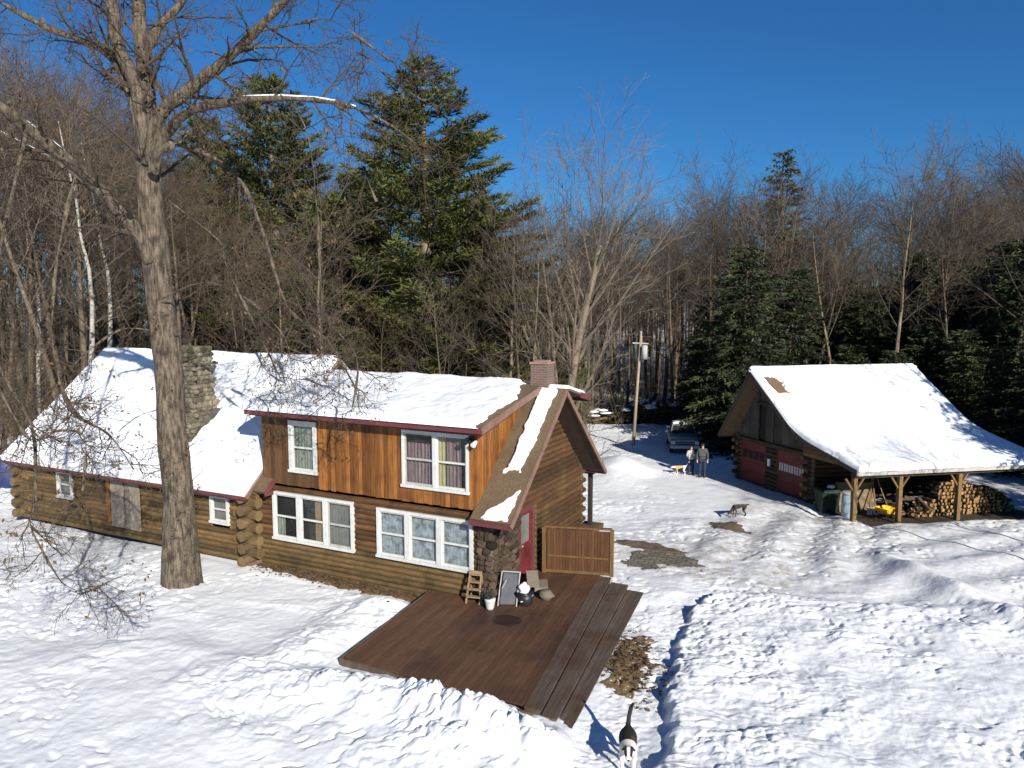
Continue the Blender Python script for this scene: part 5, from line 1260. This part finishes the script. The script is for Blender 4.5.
limbs = [
 [(150, 165, .1, .24), (138, 91, -.1, .22), (118, 45, -.3, .19), (111, 0, -.5, .16), (100, -60, -.8, .11), (84, -150, -1, .04)],
 [(150, 165, .0, .24), (160, 115, -.2, .20), (182, 96, -.4, .175), (205, 77, -.6, .16), (228, 59, -.8, .14), (260, 27, -1.2, .11), (290, -5, -1.5, .08), (335, -50, -2, .03)],
 [(153, 172, -.2, .17), (166, 134, -.5, .15), (196, 109, -.8, .125), (260, 99, -1.3, .10), (330, 102, -1.8, .07), (378, 118, -2.1, .045), (425, 150, -2.3, .02)],
 [(152, 262, 0, .24), (141, 237, -.2, .22), (114, 205, -.7, .20), (77, 168, -1.4, .175), (27, 127, -2.2, .15), (-20, 92, -3, .12), (-90, 50, -4, .05)],
 [(142, 140, .1, .14), (130, 95, .1, .12), (114, 59, 0, .11), (80, 40, -.1, .10), (46, 27, -.3, .085), (0, 2, -.6, .06), (-60, -30, -1, .03)],
 [(142, 240, .2, .08), (100, 195, 0, .065), (59, 164, -.3, .055), (9, 137, -.8, .045), (-40, 112, -1.2, .02)],
 [(141, 60, .4, .15), (158, 28, .8, .12), (180, 5, 1.2, .10), (214, -40, 1.8, .05)],
 [(160, 150, .5, .13), (190, 150, 1.2, .10), (225, 175, 1.5, .06), (262, 230, 1.2, .045), (290, 290, .6, .034), (322, 345, 0, .035), (346, 385, -.3, .015)],
 [(27, 127, -2.2, .09), (2, 180, -3.6, .075), (-6, 260, -4.6, .065), (4, 350, -5.2, .058), (22, 425, -5.5, .05), (38, 485, -5.6, .045), (57, 545, -5.8, .035), (76, 577, -5.9, .025), (108, 590, -6, .012)],
 [(-20, 92, -3, .08), (-40, 200, -4.8, .07), (-30, 310, -6, .06), (0, 405, -6.4, .05), (30, 440, -6.5, .042), (58, 440, -6.4, .035), (84, 446, -6.2, .028), (94, 478, -6.1, .012)],
 [(290, 100, -1.5, .045), (318, 150, -1.9, .036), (312, 220, -2.2, .03), (330, 310, -2.5, .024), (345, 370, -2.8, .026), (352, 398, -2.9, .012)],
 [(77, 168, -1.4, .08), (58, 250, -2.3, .065), (48, 340, -2.9, .05), (66, 400, -3.1, .04), (100, 436, -3.2, .028), (128, 470, -3.2, .012)],
 [(168, 200, -.4, .045), (206, 232, -1.3, .036), (232, 275, -1.8, .03), (256, 345, -2, .022), (285, 392, -2.2, .012)],
 [(255, 32, -1.1, .075), (300, 10, -1.6, .06), (345, 20, -2, .045), (385, 58, -2.3, .03), (412, 78, -2.4, .012)],
 [(240, 48, -1, .07), (290, 42, -1.3, .055), (358, 47, -1.7, .04), (402, 72, -2, .025), (445, 108, -2.1, .01)],
 [(330, 102, -1.8, .045), (352, 118, -2, .035), (368, 150, -2.2, .025), (372, 200, -2.3, .012)],
 [(150, 330, -.35, .05), (120, 330, -.9, .04), (80, 352, -1.5, .032), (48, 392, -2, .02), (30, 430, -2.3, .01)],
 [(160, 300, -.3, .05), (200, 290, -.7, .042), (240, 305, -1.1, .034), (276, 340, -1.4, .024), (300, 378, -1.6, .01)],
]
big = MB(); tw = MB(); lv = []
oc = [dict(n=.95, t0=.16, len=2.3, ang=52, rr=.42, rmin=.016, seg=6, wan=.16, trop=-.01, side=5, taper=.45),
      dict(n=6, t0=.15, len=1.0, ang=48, rr=.5, rmin=.009, seg=5, wan=.20, trop=.0, side=4, taper=.4),
      dict(n=5, t0=.2, len=.46, ang=46, rr=.55, rmin=.0055, seg=3, wan=.22, trop=.01, side=3, taper=.3, leafp=.06),
      dict(n=2, t0=.4, len=.22, ang=42, rr=.6, rmin=.0045, seg=2, wan=.2, trop=.01, side=3, leafp=.06)]
for i, l in enumerate(limbs):
    P, Q = smooth_path(*lp(l), wob=0 if i < 7 else .22); Q = Q if i < 8 else [q * .62 for q in Q]; big.tube(P, Q, 10 if i < 7 else 7, False)
    oc[0]['n'] = 1.7 if i < 8 else 1.35; oc[0]['len'] = 2.3 if i < 8 else 1.25
    grow(tw, ro, P, [Q[0], Q[-1]], 0, oc, lv)
grow(tw, ro, trunkP[20:], [.35, .05], 0, [dict(n=22, t0=.25, len=2.6, ang=55, rr=.25, rmin=.02, seg=6, wan=.14, trop=0, side=5)] + oc[1:], lv)
# fine epicormic twigs low on the trunk
grow(tw, ro, trunkP[8:24], [.1, .1], 0, [dict(n=34, t0=0, len=1.3, ang=75, rr=.16, rmin=.012, seg=5, wan=.2, trop=-.02, side=4)] + oc[2:], lv)
bm_ = big.mesh('limbs', M_bark, True); oakdisp(bm_)
o = bpy.data.objects.new('limbs', bm_); col.objects.link(o); o.parent = oak
tw.build('crown', M_oaktwig, oak)
lf = MB()
for p, d in lv:
    for k in range(ro.choice((2, 3, 4))):
        e = (d + Vector((ro.gauss(0, .7), ro.gauss(0, .7), ro.gauss(-.5, .5)))).normalized(); s = e.orthogonal().normalized() * ro.uniform(.02, .036); L = ro.uniform(.07, .12); lf.tone = ro.random()
        q = p + Vector((ro.gauss(0, .05), ro.gauss(0, .05), ro.gauss(0, .05))); lf.add([q, q + e * L * .5 + s, q + e * L + Vector((0, 0, -.02)), q + e * L * .5 - s], [(0, 1, 2), (0, 2, 3)])
lf.build('leaves', M_leaf, oak)
for idx, a, c in ((3, .10, .72), (2, .46, .76), (5, .40, .90), (1, .28, .34)):
    P, Q = smooth_path(*lp(limbs[idx])); n0, n1 = int(a * len(P)), max(int(a * len(P)) + 2, int(c * len(P)))
    sb = MB(); S = [P[j] + Vector((0, 0, Q[j] * .86)) for j in range(n0, n1)]; sb.tube(S, [Q[j] * (.36 + .2 * mnoise.noise(P[j] * 2)) for j in range(n0, n1)], 6); sb.build('snow_cover', M_snow, oak, smooth=True)

# ---- stock meshes for the woods (each used by many single trees)
ST = {}
bare = [stock('f', make_bare(100 + i, hh, rr, cl, sp, dn), [M_barkg, M_barkb][i % 2], [M_twig, M_twigr][i % 2]) for i, (hh, rr, cl, sp, dn) in enumerate([(19, .20, .46, 1.0, .9), (20, .17, .60, .8, .7), (17, .16, .36, 1.1, 1.0), (21, .21, .55, 1.0, .8), (15, .13, .5, .9, .7), (18, .15, .42, .95, .9)])]
sap = [stock('s', make_bare(200 + i, hh, .06, .2, 1.1, .8, twig=.009), M_barkb, [M_twigr, M_twig][i % 2]) for i, hh in enumerate((7.5, 9, 6))]
birch = [stock('b', make_bare(300 + i, 17, .15, .40, .75, .8, 'birch'), M_birch, M_twig) for i in range(2)]
maple = stock('m', make_bare(401, 20, .30, .14, 1, 1, 'vase', .009), M_maplebark, mat('maple twigs', (.105, .082, .060), (.19, .152, .112), 2, bump=0, rough=.95))
pine = [stock('p', make_conifer(500 + i, hh, .32, 'pine'), M_barkg, M_needle) for i, hh in enumerate((24, 21))]
hem = [stock('h', make_conifer(600 + i, hh, .2, 'hem'), M_barkb, M_needled) for i, hh in enumerate((13, 10))]
thin = stock('t', make_conifer(700, 21, .2, 'thin'), M_barkg, M_needleb)

def bx(px, Y): return (px - 512) / FPX * Y
def top_at(py, Y): return at(512, py, Y).z
def tall(kind, meshes, mh, px, Y, top, label, cat, group=None, wide=1.0, rz=None):
    x = bx(px, Y); g = gz(x, Y); s = (top_at(top, Y) - g) / mh
    return plant(kind, meshes, x, Y, label, cat, group, s * wide, rz, sz=s)
tall('maple_tree', maple, 20.6, 568, 44, 78, 'big bare many stemmed maple rising behind the brick chimney', 'tree', None, 1.0, 1.0)
tall('pine_tree', pine[0], 25.3, 425, 47, 52, 'tall full white pine rising alone behind the middle of the house', 'tree', None, 1.62, .4)
tall('pine_tree', pine[1], 21, 278, 55, 78, 'dark pine partly hidden by oak branches left of the tall white pine', 'tree', None, 1.25, 2)
tall('pine_tree', pine[1], 21, 352, 55, 175, 'shorter pine tucked against the left side of the tall white pine', 'tree', None, 1.2, 4)
tall('pine_tree', pine[1], 21, 215, 62, 118, 'dim pine standing deep in the woods behind the stone chimney', 'tree', None, 1.2, 1)
tall('pine_tree', pine[0], 24, 478, 62, 185, 'small pine behind and right of the tall white pine', 'tree', None, .7, 3)
tall('thin_pine', thin, 21, 780, 66, 150, 'very tall thin pine with sparse crown standing above the dark hemlocks', 'tree', None, 1.0, 1.4)
for px, Y, tp_, lb in ((745, 48.5, 246, 'dark bushy hemlock nearest the drive, left of the garage gable'), (785, 50, 268, 'dark hemlock rising directly behind the garage ridge end'), (722, 53, 305, 'small hemlock in shade behind the pickup'), (702, 57, 335, 'low hemlock sapling between pickup and utility pole')):
    tall('hemlock_tree', hem[0], 13, px, Y, tp_, lb, 'tree', None, 1.15)
for k, (px, Y, tp_) in enumerate([(830, 62, 300), (868, 58, 290), (905, 60, 262), (945, 56, 258), (985, 54, 268), (1020, 50, 250), (1050, 46, 240), (930, 50, 320), (880, 66, 285), (970, 47, 330), (1010, 43, 345), (855, 52, 345), (1060, 40, 300), (900, 48, 350)]):
    tall('hemlock_tree', hem[k % 2], (13, 10)[k % 2], px, Y, tp_, 'one of the dark hemlocks massed behind and right of the garage', 'tree', 'dark hemlocks behind the garage', 1.2)
for px, Y, tp_, lb in ((80, 38, 95, 'leaning white birch behind the far end of the wing'), (100, 43, 120, 'second white birch further back behind the wing roof'), (30, 44, 150, 'pale birch near the left edge of the woods')):
    tall('birch_tree', birch[px % 2], 15.8, px, Y, tp_, lb, 'tree', None, 1.0).rotation_euler = (0, R(8), 0)

# ---- the woods: single bare trees
taken = []
def free(x, y, d):
    lx, ly = hloc(np.array([x]), np.array([y])); gx, gy = gloc(np.array([x]), np.array([y])); lx, ly, gx, gy = map(float, (lx[0], ly[0], gx[0], gy[0]))
    if -24 < lx < 3 and ly < 12.5: return False
    if -3 < gx < 12 and -12 < gy < 9.5: return False
    if 4.5 < x < 16 and y < 58 + 0: return False
    for a, c in taken:
        if (a - x) ** 2 + (c - y) ** 2 < d * d: return False
    return True
GRP = [('left', 'bare grey brown tree in the thick woods behind the low wing', 'bare trees behind the low wing'), ('mid', 'bare slender tree in the woods behind the tall part of the house', 'bare trees behind the tall part of the house'), ('right', 'bare tree standing in the woods beyond the garage roof', 'bare trees beyond the garage'), ('drive', 'bare tree in the woods at the far end of the drive', 'bare trees at the far end of the drive')]
cnt = {0: 0, 1: 0, 2: 0, 3: 0}; rw = random.Random(77); tries = 0
while sum(cnt.values()) < 290 and tries < 9000:
    tries += 1; Y = 36 + 64 * rw.random() ** 1.15; px = rw.uniform(-60, 1090); x = bx(px, Y)
    if px > 560 and Y < 50: continue
    if px > 720 and Y < 56: continue
    if not free(x, Y, 1.7): continue
    g = 0 if px < 330 else (1 if px < 590 else (3 if px < 730 else 2)); taken.append((x, Y)); cnt[g] += 1
    lim = np.interp(px, [-60, 60, 140, 190, 330, 440, 500, 560, 640, 700, 800, 880, 940, 1024, 1100], [50, 75, 105, 165, 175, 180, 205, 225, 225, 205, 190, 165, 185, 160, 150])
    lim = max(lim, 285) if (345 < px < 508 and Y < 50) else (max(lim, 215) if 232 < px < 322 and Y < 56 else lim)
    top = lim + abs(rw.gauss(0, 26)) + (0 if rw.random() < .55 else rw.uniform(20, 90)); i = rw.randrange(6); hh = (19, 20, 17, 21, 15, 18)[i] * .93
    gzv = gz(x, Y); s = min(max((top_at(top, Y) - gzv) / hh, .45), 1.5)
    plant('bare_tree', bare[i], x, Y, GRP[g][1], 'tree', GRP[g][2], s, rw.uniform(0, 6.28), z=gzv)
for k in range(64):
    Y = rw.uniform(35, 62); px = rw.uniform(-40, 700); x = bx(px, Y)
    if not free(x, Y, .8): continue
    g = 0 if px < 330 else (1 if px < 590 else 3); taken.append((x, Y))
    plant('sapling', sap[k % 3], x, Y, ('thin bare sapling at the edge of the woods behind the low wing', 'thin bare sapling in front of the woods behind the tall part of the house', '', 'thin bare sapling beside the far end of the drive')[g], 'sapling', ('saplings behind the low wing', 'saplings behind the tall part of the house', '', 'saplings beside the drive')[g], rw.uniform(.8, 1.3))
for k in range(34):
    Y = rw.uniform(46, 84); px = rw.uniform(-40, 730); x = bx(px, Y)
    if not free(x, Y, 1.5): continue
    taken.append((x, Y)); g = 0 if px < 330 else (1 if px < 590 else 3)
    plant('young_conifer', (hem + pine)[k % 4], x, Y, ('young dark conifer among the bare trees behind the low wing', 'young dark conifer among the bare trees behind the tall part of the house', '', 'young dark conifer among the bare trees at the end of the drive')[g], 'tree', ('young conifers behind the low wing', 'young conifers behind the tall part of the house', '', 'young conifers at the end of the drive')[g], (rw.uniform(.5, 1.1) if k % 4 < 2 else rw.uniform(.3, .55)))
for k, (px, Y, tp_) in enumerate([(820, 70, 330), (850, 64, 275), (890, 62, 285), (925, 60, 250), (965, 58, 262), (1000, 56, 240), (1040, 52, 235)]):
    tall('hemlock_tree', hem[k % 2], (13, 10)[k % 2], px, Y, tp_, 'one of the dark hemlocks massed behind and right of the garage', 'tree', 'dark hemlocks behind the garage', 1.3)
for k in range(70):
    Y = rw.uniform(59, 96); px = rw.uniform(560, 740) if k < 45 else rw.uniform(740, 1060); x = bx(px, Y)
    if not free(x, Y, 1.2): continue
    taken.append((x, Y)); g = 3 if px < 730 else 2; i = rw.randrange(6); hh = (19, 20, 17, 21, 15, 18)[i] * .93
    plant('bare_tree', bare[i], x, Y, GRP[g][1], 'tree', GRP[g][2], min(max((top_at((225 if px < 690 else 195) + abs(rw.gauss(0, 30)), Y) - gz(x, Y)) / hh, .5), 1.3), rw.uniform(0, 6.28))
# ---- undergrowth and the wood beyond that reads as one mass
b = MB(); ru = random.Random(9)
for i in range(9500):
    Y = 35 + 60 * ru.random() ** 1.3; px = ru.uniform(-80, 1100); x = bx(px, Y)
    if (px > 560 and Y < 56) or not (True):
        continue
    lx, ly = hloc(np.array([x]), np.array([Y]))
    if -24 < lx[0] < 3 and ly[0] < 11: continue
    z = 0; b.tone = ru.random(); p = Vector((x, Y, -9)); L = ru.uniform(1.2, 4.5)
    b._p = getattr(b, '_p', []); b._p.append((x, Y, L, b.tone))
gxy = np.array([(q[0], q[1]) for q in b._p]); gzs = ground(gxy[:, 0], gxy[:, 1])
for (x, Y, L, tn), z in zip(b._p, gzs):
    b.tone = tn; d = Vector((ru.gauss(0, .22), ru.gauss(0, .22), 1)); q = path(ru, Vector((x, Y, float(z) - .1)), d, L, 3, .12, .03); rr = ru.uniform(.010, .028)
    b.tube(q, [rr, rr * .8, rr * .6, rr * .3], 3, False)
    for k in range(4):
        p, dd = interp(q, ru.uniform(.3, 1)); e = (dd + Vector((ru.gauss(0, .6), ru.gauss(0, .6), ru.gauss(.1, .4)))).normalized(); b.tube([p, p + e * L * ru.uniform(.12, .3)], [rr * .5, rr * .25], 3, False)
tag(b.build('undergrowth', M_brush), 'brown leafless undergrowth filling the woods', None, None, 'stuff')
b = MB(); rf = random.Random(19)
for i in range(650):
    Y = rf.uniform(98, 165); px = rf.uniform(-120, 1150); x = bx(px, Y); h = rf.uniform(8, 13); z = float(4.5 * smooth(56, 150, Y)) - .7; b.tone = rf.random()
    q = path(rf, Vector((x, Y, z)), Vector((rf.gauss(0, .04), 0, 1)), h, 5, .05, .02); b.tube(q, [.16, .13, .1, .07, .05, .03], 4, False)
    for k in range(16):
        p, dd = interp(q, rf.uniform(.2, 1)); e = (dd + Vector((rf.gauss(0, .6), rf.gauss(0, .6), rf.gauss(.1, .25)))).normalized(); s = path(rf, p, e, h * rf.uniform(.10, .24), 3, .1, .08); b.tube(s, [.05, .04, .03, .02], 3, False)
        for m in range(4):
            p2, d2 = interp(s, rf.uniform(.2, 1)); e2 = (d2 + Vector((rf.gauss(0, .5), rf.gauss(0, .5), rf.gauss(.1, .3)))).normalized(); b.tube([p2, p2 + e2 * h * .09], [.022, .016], 3, False)
tag(b.build('far_woods', M_twig), 'distant bare woods behind all the trees', None, None, 'stuff')
# trees outside the picture on the right whose shade falls on the shed
for x, y, k in ((29.5, 22.5, 0), (33, 27, 1), (36, 20, 0), (32, 33.5, 1)):
    plant('hemlock_tree', hem[k], x, y, 'hemlock standing right of the woodshed outside the yard', 'tree', 'hemlocks right of the woodshed', 1.05)
for x, y, k, sc in ((28, 26, 2, 1), (19.2, 22.5, 4, .55), (21.5, 23.5, 2, .5)):
    plant('bare_tree', bare[k], x, y, 'bare tree standing right of the yard in front of the woodshed', 'tree', 'bare trees right of the yard', sc)
plant('hemlock_tree', hem[1], 27.3, 23.2, 'hemlock standing right of the woodshed outside the yard', 'tree', 'hemlocks right of the woodshed', .95)
for px, Y, tp_, k in ((842, 50, 215, 4), (893, 49, 190, 0), (955, 48, 200, 5), (1002, 46, 170, 2), (815, 54, 225, 1), (925, 52, 235, 2)):
    tall('bare_tree', bare[k], (19, 20, 17, 21, 15, 18)[k] * .93, px, Y, tp_, 'pale bare tree standing in front of the dark hemlocks behind the garage', 'tree', 'bare trees before the dark hemlocks')
